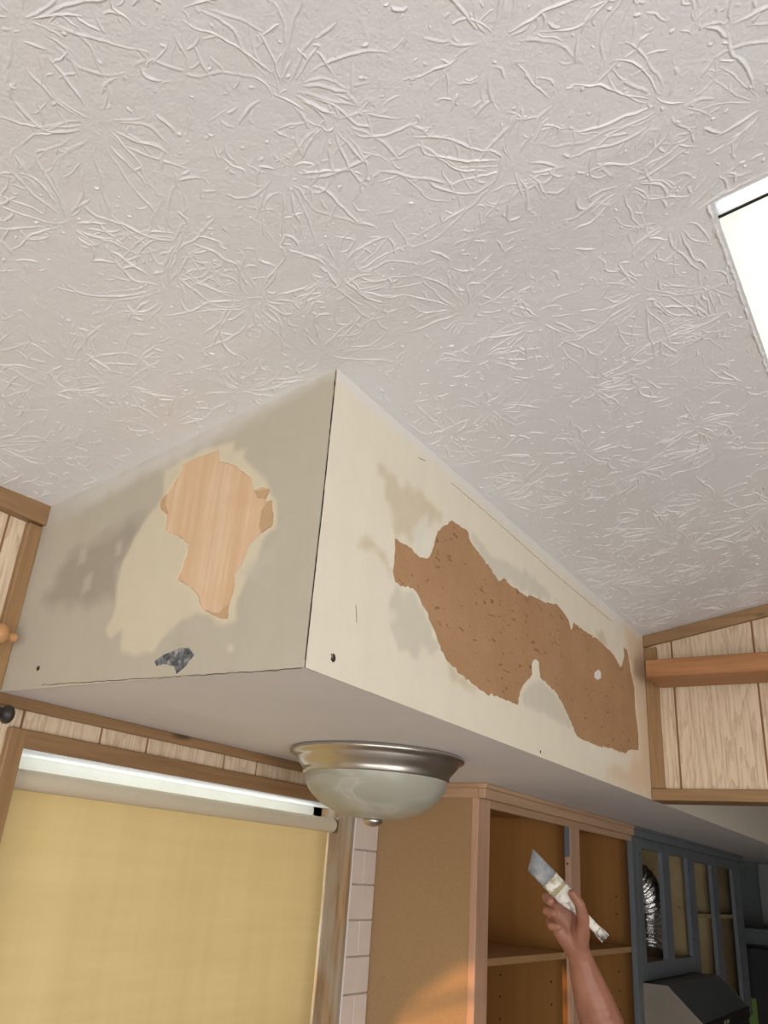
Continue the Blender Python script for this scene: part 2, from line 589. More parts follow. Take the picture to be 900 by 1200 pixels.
def ridges():
    """slap-brush texture: fans of raised plaster ridges"""
    V, F = [], []
    prof = [(-2.1, -0.12), (-1.0, 0.26), (-0.42, 0.86), (0.0, 1.0), (0.42, 0.86), (1.0, 0.26), (2.1, -0.12)]
    NP = len(prof)

    def ok(x, y):
        if y > W - 0.005 or x > HX - 0.003: return False
        if x > -0.004 and y > -0.004: return False
        if SKX0 - 0.004 < x < SKX1 + 0.004 and SKY0 - 0.004 < y < SKY1 + 0.004: return False
        return True

    def ridge(P, wid, hgt):
        n = len(P)
        if n < 3 or not all(ok(p[0], p[1]) for p in P): return
        T = np.gradient(P, axis=0); T /= np.linalg.norm(T, axis=1)[:, None] + 1e-9
        N = np.stack([-T[:, 1], T[:, 0]], 1)
        b = len(V)
        run = 1.0
        for i in range(n):
            t = i / (n - 1)
            e = min(1.0, 0.15 + 4.0 * t) * min(1.0, 0.2 + 3.5 * (1 - t))
            run = 0.6 * run + 0.4 * random.uniform(0.35, 1.65)
            e *= run
            for q, h in prof:
                x = P[i, 0] + N[i, 0] * q * wid * (0.6 + 0.4 * e)
                y = P[i, 1] + N[i, 1] * q * wid * (0.6 + 0.4 * e)
                V.append((x, y, zc(y) + seam(x) - hgt * e * h))
        for i in range(n - 1):
            for k in range(NP - 1):
                F.append((b + i * NP + k, b + (i + 1) * NP + k, b + (i + 1) * NP + k + 1, b + i * NP + k + 1))

    def path(x, y, a, L, curl, wob):
        n = max(5, int(L / 0.0055))
        P = [(x, y)]
        for i in range(n):
            a += curl / n + random.gauss(0, wob)
            x += math.cos(a) * L / n; y += math.sin(a) * L / n
            P.append((x, y))
        return np.array(P), a

    cells = []
    step = 0.150
    for i in range(-8, 13):
        for j in range(-10, 7):
            cells.append(((i + 0.5 * (j % 2)) * step + random.uniform(-0.06, 0.06), j * step * 0.9 + random.uniform(-0.06, 0.06)))
    for cx, cy in cells:
        if not (-1.05 < cx < HX + 0.05 and -1.35 < cy < W + 0.05): continue
        lead = random.uniform(0, 2 * math.pi)
        n = random.randint(25, 36)
        size = random.uniform(0.85, 1.45)
        for q in range(n):
            a = 2 * math.pi * (q + random.uniform(-0.4, 0.4)) / n
            wgt = 0.5 + 0.5 * math.cos(a - lead)          # fans open towards one side
            if random.random() > 0.30 + 0.62 * wgt: continue
            r0 = random.uniform(0.008, 0.034)
            L = size * random.uniform(0.030, 0.085) * (0.45 + 0.75 * wgt)
            P, a2 = path(cx + r0 * math.cos(a), cy + r0 * math.sin(a), a, L, random.uniform(-0.6, 0.6), 0.17)
            wd = random.uniform(0.0009, 0.0017)
            ht = random.uniform(0.0005, 0.0015)
            ridge(P, wd, ht)
            if random.random() < 0.65:            # crooked tip
                P2, a3 = path(P[-2][0], P[-2][1], a2 + random.choice((-1, 1)) * random.uniform(0.5, 1.5),
                              random.uniform(0.008, 0.032), random.uniform(-0.9, 0.9), 0.28)
                ridge(P2, wd, ht)
            if random.random() < 0.35:            # side twig
                k0 = random.randrange(2, len(P) - 1)
                P2, a3 = path(P[k0][0], P[k0][1], a + random.choice((-1, 1)) * random.uniform(0.4, 1.2),
                              random.uniform(0.006, 0.022), random.uniform(-0.9, 0.9), 0.28)
                ridge(P2, wd * 0.8, ht * 0.8)
    for q in range(9500):                         # loose worms and crumbs
        x, y = random.uniform(-1.05, HX), random.uniform(-1.3, W)
        small = random.random() < 0.68
        P, _ = path(x, y, random.uniform(0, 6.28), random.uniform(0.003, 0.008) if small else random.uniform(0.010, 0.034),
                    random.uniform(-1.2, 1.2), 0.30)
        ridge(P, random.uniform(0.0007, 0.0016), random.uniform(0.0004, 0.0014))
    for t in np.arange(0, 0.6, 0.012):            # ragged plaster lip around the skylight
        P, _ = path(SKX0 + t, SKY1 + 0.0058, random.uniform(-0.1, 0.1), 0.016, 0, 0.06)
        ridge(P, 0.0016, random.uniform(0.001, 0.0024))
        P, _ = path(SKX0 - 0.0058, SKY1 - t, -math.pi / 2 + random.uniform(-0.1, 0.1), 0.016, 0, 0.06)
        ridge(P, 0.0014, random.uniform(0.0006, 0.0016))
    return V, F


tag(mesh('plaster_ridges', ridges(), M['ceil'], parent=ceiling, smooth=True), kind='stuff')

# skylight: shallow white curb, dark gasket, milky acrylic dome
sky = empty('window_2', (0.32, -0.83, zc(-0.83)))
sky['kind'] = 'structure'


def curb(x0, x1, y0, y1, h0, h1, t):
    """four slanted boards around an opening, following the ceiling slope"""
    parts = []
    for (a0, a1, b0, b1) in ((x0 - t, x0, y0 - t, y1 + t), (x1, x1 + t, y0 - t, y1 + t), (x0, x1, y0 - t, y0), (x0, x1, y1, y1 + t)):
        v = [(x, y, zc(y) + h) for x in (a0, a1) for y in (b0, b1) for h in (h0, h1)]
        parts.append((v, [(0, 1, 3, 2), (4, 6, 7, 5), (0, 4, 5, 1), (2, 3, 7, 6), (0, 2, 6, 4), (1, 5, 7, 3)]))
    return join(*parts)


def slope_slab(x0, x1, y0, y1, h0, h1):
    v = [(x, y, zc(y) + h) for x in (x0, x1) for y in (y0, y1) for h in (h0, h1)]
    return v, [(0, 1, 3, 2), (4, 6, 7, 5), (0, 4, 5, 1), (2, 3, 7, 6), (0, 2, 6, 4), (1, 5, 7, 3)]


mesh('curb', curb(SKX0, SKX1, SKY0, SKY1, 0.0015, 0.16, 0.02), M['white_trim'], sky)
for x0_, x1_ in ((SKX0, SKX0 + 0.030), (SKX1 - 0.030, SKX1)):
    mesh('frame', slope_slab(x0_, x1_, SKY0, SKY1, 0.0040, 0.0075), M['acrylic_white'], sky)
for x0_, x1_ in ((SKX0 + 0.030, SKX0 + 0.0345), (SKX1 - 0.0345, SKX1 - 0.030)):
    mesh('gasket', slope_slab(x0_, x1_, SKY0, SKY1, 0.0030, 0.0085), M['dark'], sky)
dv, df = [], []
nx, ny = 12, 12
for i in range(nx + 1):
    for j in range(ny + 1):
        x = SKX0 + 0.034 + (SKX1 - SKX0 - 0.068) * i / nx
        y = SKY0 + (SKY1 - SKY0) * j / ny
        dv.append((x, y, zc(y) + 0.006 + 0.05 * math.sin(math.pi * i / nx) * math.sin(math.pi * j / ny)))
for i in range(nx):
    for j in range(ny):
        a = i * (ny + 1) + j
        df.append((a, a + 1, a + ny + 2, a + ny + 1))
mesh('acrylic_dome', (dv, df), M['acrylic'], sky, smooth=True)


def wall_with_holes(axis, pos0, pos1, a0, a1, z0, z1, holes):
    """wall slab made of boxes left around rectangular holes (a0,a1,z0,z1)"""
    A = sorted(set([a0, a1] + [h for q in holes for h in q[:2]]))
    Z = sorted(set([z0, z1] + [h for q in holes for h in q[2:]]))
    out = []
    for i in range(len(A) - 1):
        for j in range(len(Z) - 1):
            ca, cz = (A[i] + A[i + 1]) / 2, (Z[j] + Z[j + 1]) / 2
            if any(q[0] < ca < q[1] and q[2] < cz < q[3] for q in holes): continue
            if axis == 'x': out.append(box(pos0, pos1, A[i], A[i + 1], Z[j], Z[j + 1]))
            else: out.append(box(A[i], A[i + 1], pos0, pos1, Z[j], Z[j + 1]))
    return join(*out)


TOP = zc(YR) + 0.05
mesh('floor', box(XL - 0.1, XR + 0.1, YF - 0.1, W + 0.1, FLOOR - 0.1, FLOOR), M['floor'], kind='structure')
WX0, WX1, WZ1, WZ0 = 0.066, 1.070, -0.083, -1.15        # opening of the shaded window
wall_back = mesh('wall_back', wall_with_holes('y', W + 0.0012, W + 0.12, XL - 0.1, XR + 0.1, FLOOR, 0.5, [(WX0, WX1, WZ0, WZ1)]),
                 M['groove'], kind='structure')
PATIO = (-2.7, -0.5, FLOOR + 0.05, -0.05)
mesh('wall_front', wall_with_holes('y', YF - 0.1, YF, XL - 0.1, XR + 0.1, FLOOR, 0.6, [PATIO]), M['wall_paint'], kind='structure')
SIDE = (-3.0, -0.7, FLOOR + 0.5, -0.05)
SUN_SLOT = (0.0, 0.24, -0.60, -0.085)  # unseen opening added to send a sun patch onto the cabinet side
sun_masks = [prism([(0.0, -0.085), (0.24, -0.085), (0.24, -0.225), (0.13, -0.150), (0.075, -0.108), (0.0, -0.095)], XL - 0.1, XL, lambda a, b, d: (d, a, b)),
         prism([(0.0, -0.150), (0.06, -0.160), (0.24, -0.225), (0.24, -0.24), (0.06, -0.180), (0.0, -0.178)], XL - 0.06, XL - 0.03, lambda a, b, d: (d, a, b)),
         prism([(0.0, -0.235), (0.24, -0.295), (0.24, -0.34), (0.0, -0.26)], XL - 0.06, XL - 0.03, lambda a, b, d: (d, a, b))]  # fillers and slanted bars added to cut the sun patch into streaks
mesh('wall_left', join(wall_with_holes('x', XL - 0.1, XL, YF - 0.1, W + 0.1, FLOOR, TOP, [SIDE, SUN_SLOT]), *sun_masks), M['wall_paint'], kind='structure')
mesh('wall_far', box(XR, XR + 0.1, YF - 0.1, W + 0.1, FLOOR, TOP), M['kitchen_wall'], kind='structure')
portal('portal_patio', ((PATIO[0] + PATIO[1]) / 2, YF - 0.12, (PATIO[2] + PATIO[3]) / 2), (math.radians(90), 0, 0), PATIO[1] - PATIO[0], PATIO[3] - PATIO[2])
portal('portal_side', (XL - 0.12, (SIDE[0] + SIDE[1]) / 2, (SIDE[2] + SIDE[3]) / 2), (math.radians(90), 0, math.radians(-90)), SIDE[1] - SIDE[0], SIDE[3] - SIDE[2])
portal('portal_sun', (XL - 0.12, (SUN_SLOT[0] + SUN_SLOT[1]) / 2, (SUN_SLOT[2] + SUN_SLOT[3]) / 2), (math.radians(90), 0, math.radians(-90)), SUN_SLOT[1] - SUN_SLOT[0], SUN_SLOT[3] - SUN_SLOT[2])
portal('portal_window', ((WX0 + WX1) / 2, W + 0.17, (WZ0 + WZ1) / 2), (math.radians(-90), 0, 0), WX1 - WX0, WZ1 - WZ0)

# panelling strips of the window wall (grooves show the backing between them)
gx = [-1.03, -0.86, -0.70, -0.59, -0.41, -0.27, -0.145, -0.063, 0.060, 0.231, 0.347, 0.573, 0.683, 0.878, 1.075]
for i in range(len(gx) - 1):
    a, b = gx[i] + 0.0025, gx[i + 1] - 0.0025
    z1 = zc(W) + 0.003
    z0 = FLOOR if gx[i + 1] <= 0.061 else WZ1
    if gx[i] >= 0.0: z1 = -0.001
    elif gx[i + 1] > 0: z1 = -0.001
    mesh('wall_panel', box(a, b, W, W + 0.0045, z0, z1), M['panel_x'], wall_back)
    if gx[i] < 0 < gx[i + 1]:
        mesh('wall_panel', box(a, -0.002, W, W + 0.0045, 0.0, zc(W) + 0.003), M['panel_x'], wall_back)

# trims of the window wall
mesh('trim_1', box(-1.0, 1.204, W - 0.012, W, -0.020, 0.0, 0.002), M['trim_x'], kind='structure')
corner_t = mesh('trim_2', box(-0.030, -0.0015, W - 0.014, W, 0.002, zc(W - 0.014) - 0.040, 0.002), M['trim_z'], kind='structure')
zt = zc(W)
mesh('trim_3', prism([(W, zt - 0.002), (W - 0.022, zc(W - 0.022) - 0.002), (W - 0.022, zt - 0.036), (W, zt - 0.036)], -1.05, -0.002,
                     lambda a, b, d: (d, a, b)), M['trim_x'], kind='structure')

# ------------------------------------------------------------------ soffit
def px_poly(pts, zoom, off, ax, val):
    out = []
    for x, y in pts:
        p = on(off[0] + x / zoom, off[1] + y / zoom, ax, val)
        out.append((p[1] if ax == 0 else p[0], p[2]))
    return out


def rough_poly(poly, step, amp):
    out = []
    n = len(poly)
    for i in range(n):
        a, b = np.array(poly[i]), np.array(poly[(i + 1) % n])
        k = max(1, int(np.linalg.norm(b - a) / step))
        for j in range(k):
            p = a + (b - a) * j / k
            out.append((p[0] + random.gauss(0, amp), p[1] + random.gauss(0, amp)))
    return out


def sdist(P, poly):
    """signed distance of points to a polygon, negative inside"""
    A = np.array(poly); B = np.roll(A, -1, 0)
    d = np.full(len(P), 1e9); ins = np.zeros(len(P), bool)
    for a, b in zip(A, B):
        e = b - a; L = e @ e + 1e-15
        t = np.clip(((P - a) @ e) / L, 0, 1)
        d = np.minimum(d, np.linalg.norm(P - a - t[:, None] * e, axis=1))
        c = (a[1] > P[:, 1]) != (b[1] > P[:, 1])
        xi = a[0] + (P[:, 1] - a[1]) * e[0] / (e[1] if abs(e[1]) > 1e-12 else 1e-12)
        ins ^= c & (P[:, 0] < xi)
    return np.where(ins, -d, d)


_nz = [(rng.uniform(20, 160, 2) * rng.choice([-1, 1], 2), rng.uniform(0, 6.28)) for _ in range(14)]


def wob(P):
    s = np.zeros(len(P))
    for kx, ph in _nz: s += np.sin(P @ kx + ph)
    return s / 5.0


def painted_skin(name, outer, holes, regions, base_col, fn, t, mat, parent, spacing, seed):
    """thin coat of paint and paper with torn holes; stain colours live in the attribute Col"""
    r = np.random.default_rng(seed)
    pts, edges = [], []

    def ring(poly):
        s = len(pts)
        pts.extend(poly)
        n = len(poly)
        edges.extend([(s + i, s + (i + 1) % n) for i in range(n)])

    ring(rough_poly(outer, spacing, 0))
    for h in holes: ring(h)
    O = np.array(outer)
    lo, hi = O.min(0), O.max(0)
    g = np.array([(x, y) for x in np.arange(lo[0], hi[0], spacing) for y in np.arange(lo[1], hi[1], spacing)])
    g += r.uniform(-0.25, 0.25, g.shape) * spacing
    keep = sdist(g, outer) < -spacing * 0.4
    for h in holes: keep &= sdist(g, h) > spacing * 0.35
    pts.extend([tuple(p) for p in g[keep]])
    vo, eo, fo, *_ = delaunay_2d_cdt([Vector(p) for p in pts], edges, [], 0, 1e-6)
    P = np.array([(v.x, v.y) for v in vo])
    F = np.array([list(f) for f in fo])
    cen = P[F].mean(1)
    k = sdist(cen, outer) < 0
    for h in holes: k &= sdist(cen, h) > 0
    F = F[k]
    C = np.tile(np.array(base_col, float), (len(P), 1))
    wv = wob(P)
    for poly, c, feather, amp, alpha in regions:
        d = sdist(P, poly) + wv * amp
        a = np.clip(0.5 - d / (2 * feather), 0, 1)[:, None] * alpha
        C = C * (1 - a) + np.array(c) * a
    n = len(P)
    V = [fn(a, b, t) for a, b in P] + [fn(a, b, 0.0) for a, b in P]
    cnt = {}
    for f in F:
        for i in range(3):
            e = (int(f[i]), int(f[(i + 1) % 3]))
            cnt[e] = 1
    FF = [tuple(int(i) for i in f) for f in F]
    for (a, b) in cnt:
        if (b, a) not in cnt: FF.append((b, a, a + n, b + n))
    o = mesh(name, (V, FF), mat, parent)
    att = o.data.attributes.new('Col', 'FLOAT_COLOR', 'POINT')
    arr = np.ones((2 * n, 4), np.float32)
    arr[:n, :3] = C; arr[n:, :3] = C
    att.data.foreach_set('color', arr.ravel())
    return o


soffit = empty('soffit', (0.78, 0.33, 0.0), 'boxed-in ceiling soffit with torn paint and bare brown board patches above the ceiling light', 'soffit')
SX1 = XR - 0.003
fe = lambda a, b, d: (-d, a, b)          # end face, coordinates (y, z)
fs = lambda a, b, d: (a, -d, b)          # long face, coordinates (x, z)
Tk = 0.0014
mesh('tan_board', prism([(0.0205, 0.0105), (W - 0.001, 0.0105), (W - 0.001, zc(W) - 0.0005), (0.0205, zc(0.0205) - 0.0005)], 0.0, -0.02, fe), M['tan'], soffit)
mesh('brown_board', box(0.0, SX1, 0.0, 0.02, 0.0105, HC - 0.0045), M['hardboard'], soffit)
mesh('bottom_panel', box(-0.001, SX1, -0.001, W - 0.0005, 0.0, 0.010), M['soffit_under'], soffit)

Z5 = (2.25, (0, 420), 0, 0.0)
hole_a = rough_poly(px_poly([(480, 285), (520, 262), (578, 243), (582, 272), (620, 282), (665, 318), (672, 350), (692, 340), (715, 350), (700, 378),
    (720, 375), (722, 440), (690, 462), (660, 490), (640, 545), (618, 572), (620, 600), (608, 650), (600, 688), (575, 685), (540, 665),
    (528, 650), (525, 630), (508, 608), (480, 590), (466, 585), (480, 555), (500, 490), (470, 470), (435, 455), (440, 410), (423, 398),
    (425, 375), (450, 345), (475, 300)], *Z5), 0.005, 0.0008)
cream = px_poly([(440, 300), (480, 265), (560, 235), (610, 230), (640, 260), (690, 300), (720, 350), (735, 400), (730, 450), (700, 470), (680, 530),
    (650, 580), (630, 640), (625, 690), (590, 710), (560, 690), (520, 670), (480, 690), (440, 730), (400, 775), (350, 785), (320, 770),
    (320, 720), (290, 740), (280, 720), (310, 640), (315, 560), (345, 500), (375, 440), (430, 370)], *Z5)
smudge = px_poly([(380, 410), (385, 430), (345, 500), (315, 560), (305, 630), (250, 645), (130, 655), (120, 630), (150, 590), (180, 520), (260, 480), (330, 440)], *Z5)
sm_l1 = px_poly([(215, 505), (232, 500), (225, 540), (205, 545)], *Z5)
sm_l2 = px_poly([(225, 580), (245, 565), (240, 610), (215, 625)], *Z5)
sm_l3 = px_poly([(310, 490), (325, 480), (320, 515), (308, 520)], *Z5)
flk1 = px_poly([(600, 760), (612, 755), (618, 770), (606, 777)], *Z5)
flk2 = px_poly([(640, 565), (720, 500), (715, 540), (670, 580)], *Z5)
flk3 = px_poly([(620, 250), (655, 235), (640, 265), (620, 270)], *Z5)
flk4 = px_poly([(445, 720), (520, 675), (515, 700), (470, 730), (450, 745)], *Z5)
flk5 = px_poly([(580, 230), (620, 225), (610, 250), (585, 250)], *Z5)
topband = [(0.0, HC + 0.01), (W, zc(W) + 0.01), (W, zc(W) - 0.035), (0.3, zc(0.3) - 0.035), (0.12, zc(0.12) - 0.012), (0.0, HC - 0.006)]
wallband = [(W, 0), (W, 0.35), (W - 0.09, 0.35), (W - 0.07, 0)]
GREY, MUD = (0.52, 0.475, 0.375), (0.71, 0.635, 0.47)
painted_skin('painted_end_skin', [(0.0006, 0.0), (W - 0.001, 0.0), (W - 0.001, zc(W)), (0.0006, HC)], [hole_a],
    [(topband, (0.66, 0.635, 0.585), 0.016, 0.008, 0.85), (wallband, (0.53, 0.48, 0.40), 0.05, 0.005, 0.7),
     (smudge, (0.375, 0.325, 0.265), 0.014, 0.007, 0.8), (sm_l1, GREY, 0.004, 0.001, 0.9), (sm_l2, GREY, 0.004, 0.001, 0.9), (sm_l3, GREY, 0.004, 0.001, 0.9),
     (cream, MUD, 0.004, 0.0035, 0.85), (flk1, MUD, 0.003, 0.001, 0.9), (flk2, (0.57, 0.52, 0.42), 0.006, 0.003, 0.7),
     (flk3, MUD, 0.004, 0.002, 0.7), (flk5, MUD, 0.004, 0.002, 0.7), (flk4, GREY, 0.006, 0.003, 0.6), (hole_a, (0.74, 0.64, 0.45), 0.006, 0.001, 0.8)],
    GREY, fe, Tk, M['skin_a'], soffit, 0.0044, 3)
peel = rough_poly(px_poly([(412, 800), (430, 785), (455, 775), (480, 765), (500, 765), (515, 785), (500, 800), (485, 820), (470, 832), (460, 815), (440, 808), (415, 812)], *Z5), 0.006, 0.0008)
k = NT('dark_scuff'); f_ = k.noise(k.mapping(), 90, 4, 0.7)
k.color(k.ramp(f_, [(0.38, (0.055, 0.06, 0.07)), (0.52, (0.16, 0.165, 0.175)), (0.66, (0.42, 0.40, 0.36))])); k.rough(0.8)
mesh('dark_scuff', prism(peel, Tk, Tk + 0.0006, fe), k.m, soffit)

torn = m_paint('torn_paper_tan', (0.57, 0.385, 0.22), 0.85)
for sl in ([(423, 398), (425, 375), (440, 355), (436, 385), (444, 410), (438, 412)], [(435, 455), (470, 468), (500, 488), (497, 500), (465, 474), (440, 462)],
           [(466, 585), (482, 588), (508, 606), (527, 630), (528, 650), (510, 622), (485, 604), (468, 592)],
           [(540, 662), (575, 672), (600, 650), (610, 640), (600, 688), (575, 685), (548, 674)], [(690, 400), (712, 376), (721, 378), (722, 440), (690, 460), (684, 440)],
           [(672, 352), (700, 345), (715, 350), (700, 372), (680, 366)]):
    mesh('torn_paper', prism(rough_poly(px_poly(sl, *Z5), 0.006, 0.0006), 0.0001, 0.0008, fe), torn, soffit)

Z6 = (2.0455, (340, 420), 1, 0.0)
hole_b = rough_poly(px_poly([(250, 433), (262, 440), (290, 458), (310, 477), (325, 482), (335, 470), (345, 440), (350, 420), (365, 405), (388, 388),
    (405, 400), (425, 412), (432, 440), (450, 465), (470, 490), (490, 518), (500, 535), (512, 527), (530, 545), (560, 565), (585, 572),
    (610, 585), (640, 590), (655, 610), (668, 630), (674, 650), (679, 632), (700, 650), (730, 668), (755, 690), (775, 710), (792, 740), (800, 715),
    (798, 690), (808, 700), (815, 740), (825, 790), (828, 850), (835, 900), (835, 940), (815, 938), (800, 947), (770, 935), (740, 930),
    (700, 915), (685, 905), (675, 880), (662, 850), (650, 825), (635, 800), (610, 775), (598, 765), (595, 730), (588, 722), (580, 730),
    (580, 760), (560, 780), (550, 800), (546, 832), (520, 822), (480, 805), (460, 800), (430, 775), (400, 750), (375, 725), (360, 700),
    (350, 670), (340, 640), (325, 605), (310, 580), (298, 555), (275, 548), (250, 538), (245, 520), (248, 480)], *Z6), 0.007, 0.0013)
CR = (0.765, 0.70, 0.565)
TANP = (0.60, 0.50, 0.355)
PALE = (0.60, 0.55, 0.45)
st1 = px_poly([(205, 240), (260, 290), (300, 320), (360, 370), (345, 400), (300, 440), (270, 430), (250, 400), (230, 340)], *Z6)
st1w = px_poly([(290, 420), (312, 380), (328, 375), (332, 420), (330, 470), (312, 475)], *Z6)
st2 = px_poly([(245, 545), (298, 560), (325, 615), (355, 690), (340, 700), (265, 700), (240, 640)], *Z6)
st3 = px_poly([(430, 410), (480, 470), (560, 510), (640, 580), (600, 580), (520, 535), (495, 530), (440, 445)], *Z6)
st4 = px_poly([(600, 770), (640, 810), (680, 890), (640, 870), (560, 830), (550, 810), (580, 780)], *Z6)
st5 = px_poly([(800, 640), (848, 665), (868, 1060), (790, 1020), (760, 990), (780, 950), (838, 945), (830, 850)], *Z6)
st5w = px_poly([(700, 920), (780, 945), (820, 950), (805, 990), (770, 975), (730, 960)], *Z6)
st6 = px_poly([(160, 450), (180, 420), (225, 470), (245, 520), (225, 490), (190, 450)], *Z6)
st7 = px_poly([(730, 655), (750, 655), (758, 690), (740, 680)], *Z6)
st8 = px_poly([(375, 725), (400, 755), (445, 790), (430, 795), (385, 775)], *Z6)
topb = [(0.0, HC + 0.01), (HX, HC + 0.01), (HX, HC - 0.022), (0.0, HC - 0.020)]
painted_skin('painted_face_skin', [(0.0, 0.0), (SX1, 0.0), (SX1, HC - 0.0005), (0.0, HC - 0.0005)], [hole_b],
    [(topb, (0.745, 0.72, 0.68), 0.006, 0.003, 0.85), (st1, TANP, 0.008, 0.010, 0.75), (st1w, (0.74, 0.70, 0.60), 0.005, 0.002, 0.8), (st2, PALE, 0.006, 0.010, 0.75),
     (st3, PALE, 0.005, 0.007, 0.75), (st4, PALE, 0.006, 0.003, 0.8), (st5, (0.72, 0.52, 0.34), 0.03, 0.01, 0.8),
     (st5w, (0.78, 0.73, 0.62), 0.01, 0.006, 0.8), (st6, TANP, 0.006, 0.004, 0.85), (st7, TANP, 0.006, 0.003, 0.8), (st8, TANP, 0.006, 0.004, 0.8)],
    CR, fs, Tk, M['skin_b'], soffit, 0.0075, 4)
blob = px_poly([(730, 752), (738, 746), (744, 752), (744, 766), (736, 771), (729, 764)], *Z6)
mesh('paint_speck', prism(blob, 0.0, 0.0012, fs), M['white'], soffit)
# dark hairline cracks along the joints
def strip_line(pts, wid, ax, d):
    P = np.array([on(x, y, ax, 0.0) for x, y in pts])
    Q = []
    for a, b in zip(P[:-1], P[1:]):
        kk = max(2, int(np.linalg.norm(b - a) / 0.008))
        for j in range(kk): Q.append(a + (b - a) * j / kk)
    Q.append(P[-1]); Q = np.array(Q)
    Q[:, 2] += [random.gauss(0, 0.0005) for _ in Q]
    V, F = [], []
    for i, p in enumerate(Q):
        ww = wid * random.uniform(0.35, 1.0)
        off = np.array([-d, 0, 0]) if ax == 0 else np.array([0, -d, 0])
        T = Q[min(i + 1, len(Q) - 1)] - Q[max(i - 1, 0)]
        nrm = np.cross(T, off); nrm /= np.linalg.norm(nrm) + 1e-12
        for s_ in (-1, 1): V.append(tuple(p + off + nrm * ww * 0.5 * s_))
        for s_ in (-1, 1): V.append(tuple(p + off * 0.7 + nrm * ww * 0.5 * s_))
    for i in range(len(Q) - 1):
        a = i * 4
        F += [(a, a + 4, a + 5, a + 1), (a + 2, a, a + 4, a + 6), (a + 1, a + 3, a + 7, a + 5)]
    return V, F


mesh('joint_crack', strip_line([(489, 536), (498, 541)], 0.0012, 1, Tk + 0.0004), M['dark'], soffit)
mesh('joint_crack', strip_line([(528, 566), (560, 593), (600, 628), (650, 673), (700, 715), (716, 728)], 0.0012, 1, Tk + 0.0004), M['trim_x'], soffit)
mesh('joint_crack', strip_line([(394.5, 434), (388, 500), (379, 590), (370, 670), (358, 782)], 0.0022, 0, Tk + 0.0004), M['dark'], soffit)
mesh('joint_crack', strip_line([(355, 783), (330, 785.5), (300, 787.5), (255, 790), (200, 793.5), (120, 798.5), (50, 803)], 0.0011, 0, Tk + 0.0004), M['dark'], soffit)
mesh('hairline', strip_line([(416, 709), (417, 730)], 0.0012, 1, Tk + 0.0004), M['trim_x'], soffit)


def disc(px, py, ax, r, d, mat, name, parent=None):
    c = on(px, py, ax, 0.0)
    axn = 'x' if ax == 0 else 'y'
    p = [(0.0001, -d - 0.0006), (r * 0.8, -d - 0.0006), (r, -d), (r, -d + 0.001)]
    return mesh(name, lathe(p, c, 14, axn), mat, parent or soffit, smooth=False)


disc(45.5, 783.5, 0, 0.0042, Tk, M['steel_dark'], 'nail_hole')
anc = disc(389.5, 771, 1, 0.006, Tk, M['steel_dark'], 'wall_anchor')
disc(387, 769, 1, 0.0035, Tk + 0.001, M['nickel'], 'screw', anc)
disc(632.5, 881, 1, 0.003, Tk, M['steel_dark'], 'nail_hole')

# ------------------------------------------------------------------ header wall, trims, beam
wall_right = mesh('wall_right', prism([(-0.0015, 0.0), (YF, 0.0), (YF, zc(YF)), (YR, zc(YR)), (-0.0015, HC)], HX + 0.0012, HX + 0.09,
                                      lambda a, b, d: (d, a, b)), M['groove'], kind='structure')
gy = [-0.0015, -0.079, -0.2985, -0.41, -0.63, -0.74, -0.90, -1.06, -1.27]
for i in range(len(gy) - 1):
    a, b = gy[i] - 0.0028, gy[i + 1] + 0.0028
    mesh('wall_panel', prism([(a, 0.002), (b, 0.002), (b, zc(b)), (a, zc(a))], HX, HX + 0.0045, lambda p, q, d: (d, p, q)), M['panel_y'], wall_right)
TH = 0.0325


def slope_board(y0, y1, h, x0, x1):
    v = [(x, y, zc(y) - 0.0015 - k_) for x in (x0, x1) for y in (y0, y1) for k_ in (0, h)]
    return v, [(0, 1, 3, 2), (4, 6, 7, 5), (0, 4, 5, 1), (2, 3, 7, 6), (0, 2, 6, 4), (1, 5, 7, 3)]


mesh('trim_4', slope_board(-1.3, -0.002, TH, HX - 0.014, HX), M['trim_y'], kind='structure')
mesh('trim_5', box(HX - 0.012, HX, -0.038, -0.002, 0.030, zc(0) - TH - 0.003, 0.0015), M['trim_z'], kind='structure')
mesh('trim_6', box(HX - 0.014, HX + 0.094, -1.3, -0.002, -0.001, 0.029, 0.0015), M['trim_y'], kind='structure')
beam = mesh('support_beam', box(1.408, HX - 0.0145, -1.25, -0.043, 0.300, 0.348, 0.003), M['beam'])
tag(beam, 'reddish pine plank running across the wood-panelled header wall', 'beam')

# ------------------------------------------------------------------ window with roller shade
win = empty('window_1', (0.57, W, WZ0))
win['kind'] = 'structure'
mesh('head_casing', box(0.036, 1.083, W - 0.014, W, WZ1 - 0.001, -0.051, 0.002), M['trim_x'], win)
mesh('side_casing', box(0.034, 0.066, W - 0.0142, W, WZ0 - 0.05, -0.051, 0.002), M['trim_z'], win)
mesh('head_jamb', box(WX0, WX1, W - 0.013, W + 0.12, WZ1 - 0.002, WZ1 + 0.012), M['white_trim'], win)
mesh('jamb', box(WX0 - 0.01, WX0 + 0.002, W + 0.001, W + 0.12, WZ0, WZ1 - 0.002), M['trim_z'], win)
mesh('jamb', box(WX1 - 0.002, WX1 + 0.012, W - 0.013, W + 0.12, WZ0, WZ1 - 0.002), M['weathered'], win)
mesh('sill', box(WX0, WX1, W - 0.05, W + 0.12, WZ0 - 0.03, WZ0), M['trim_x'], win)
for (a, b, c, d) in ((WX0, WX0 + 0.04, WZ0, WZ1), (WX1 - 0.04, WX1, WZ0, WZ1), (WX0, WX1, WZ1 - 0.035, WZ1), (WX0, WX1, WZ0, WZ0 + 0.04), (WX0, WX1, -0.63, -0.59)):
    sash = mesh('sash', box(a, b, W + 0.088, W + 0.112, c, d, 0.002), M['white_trim'], win)
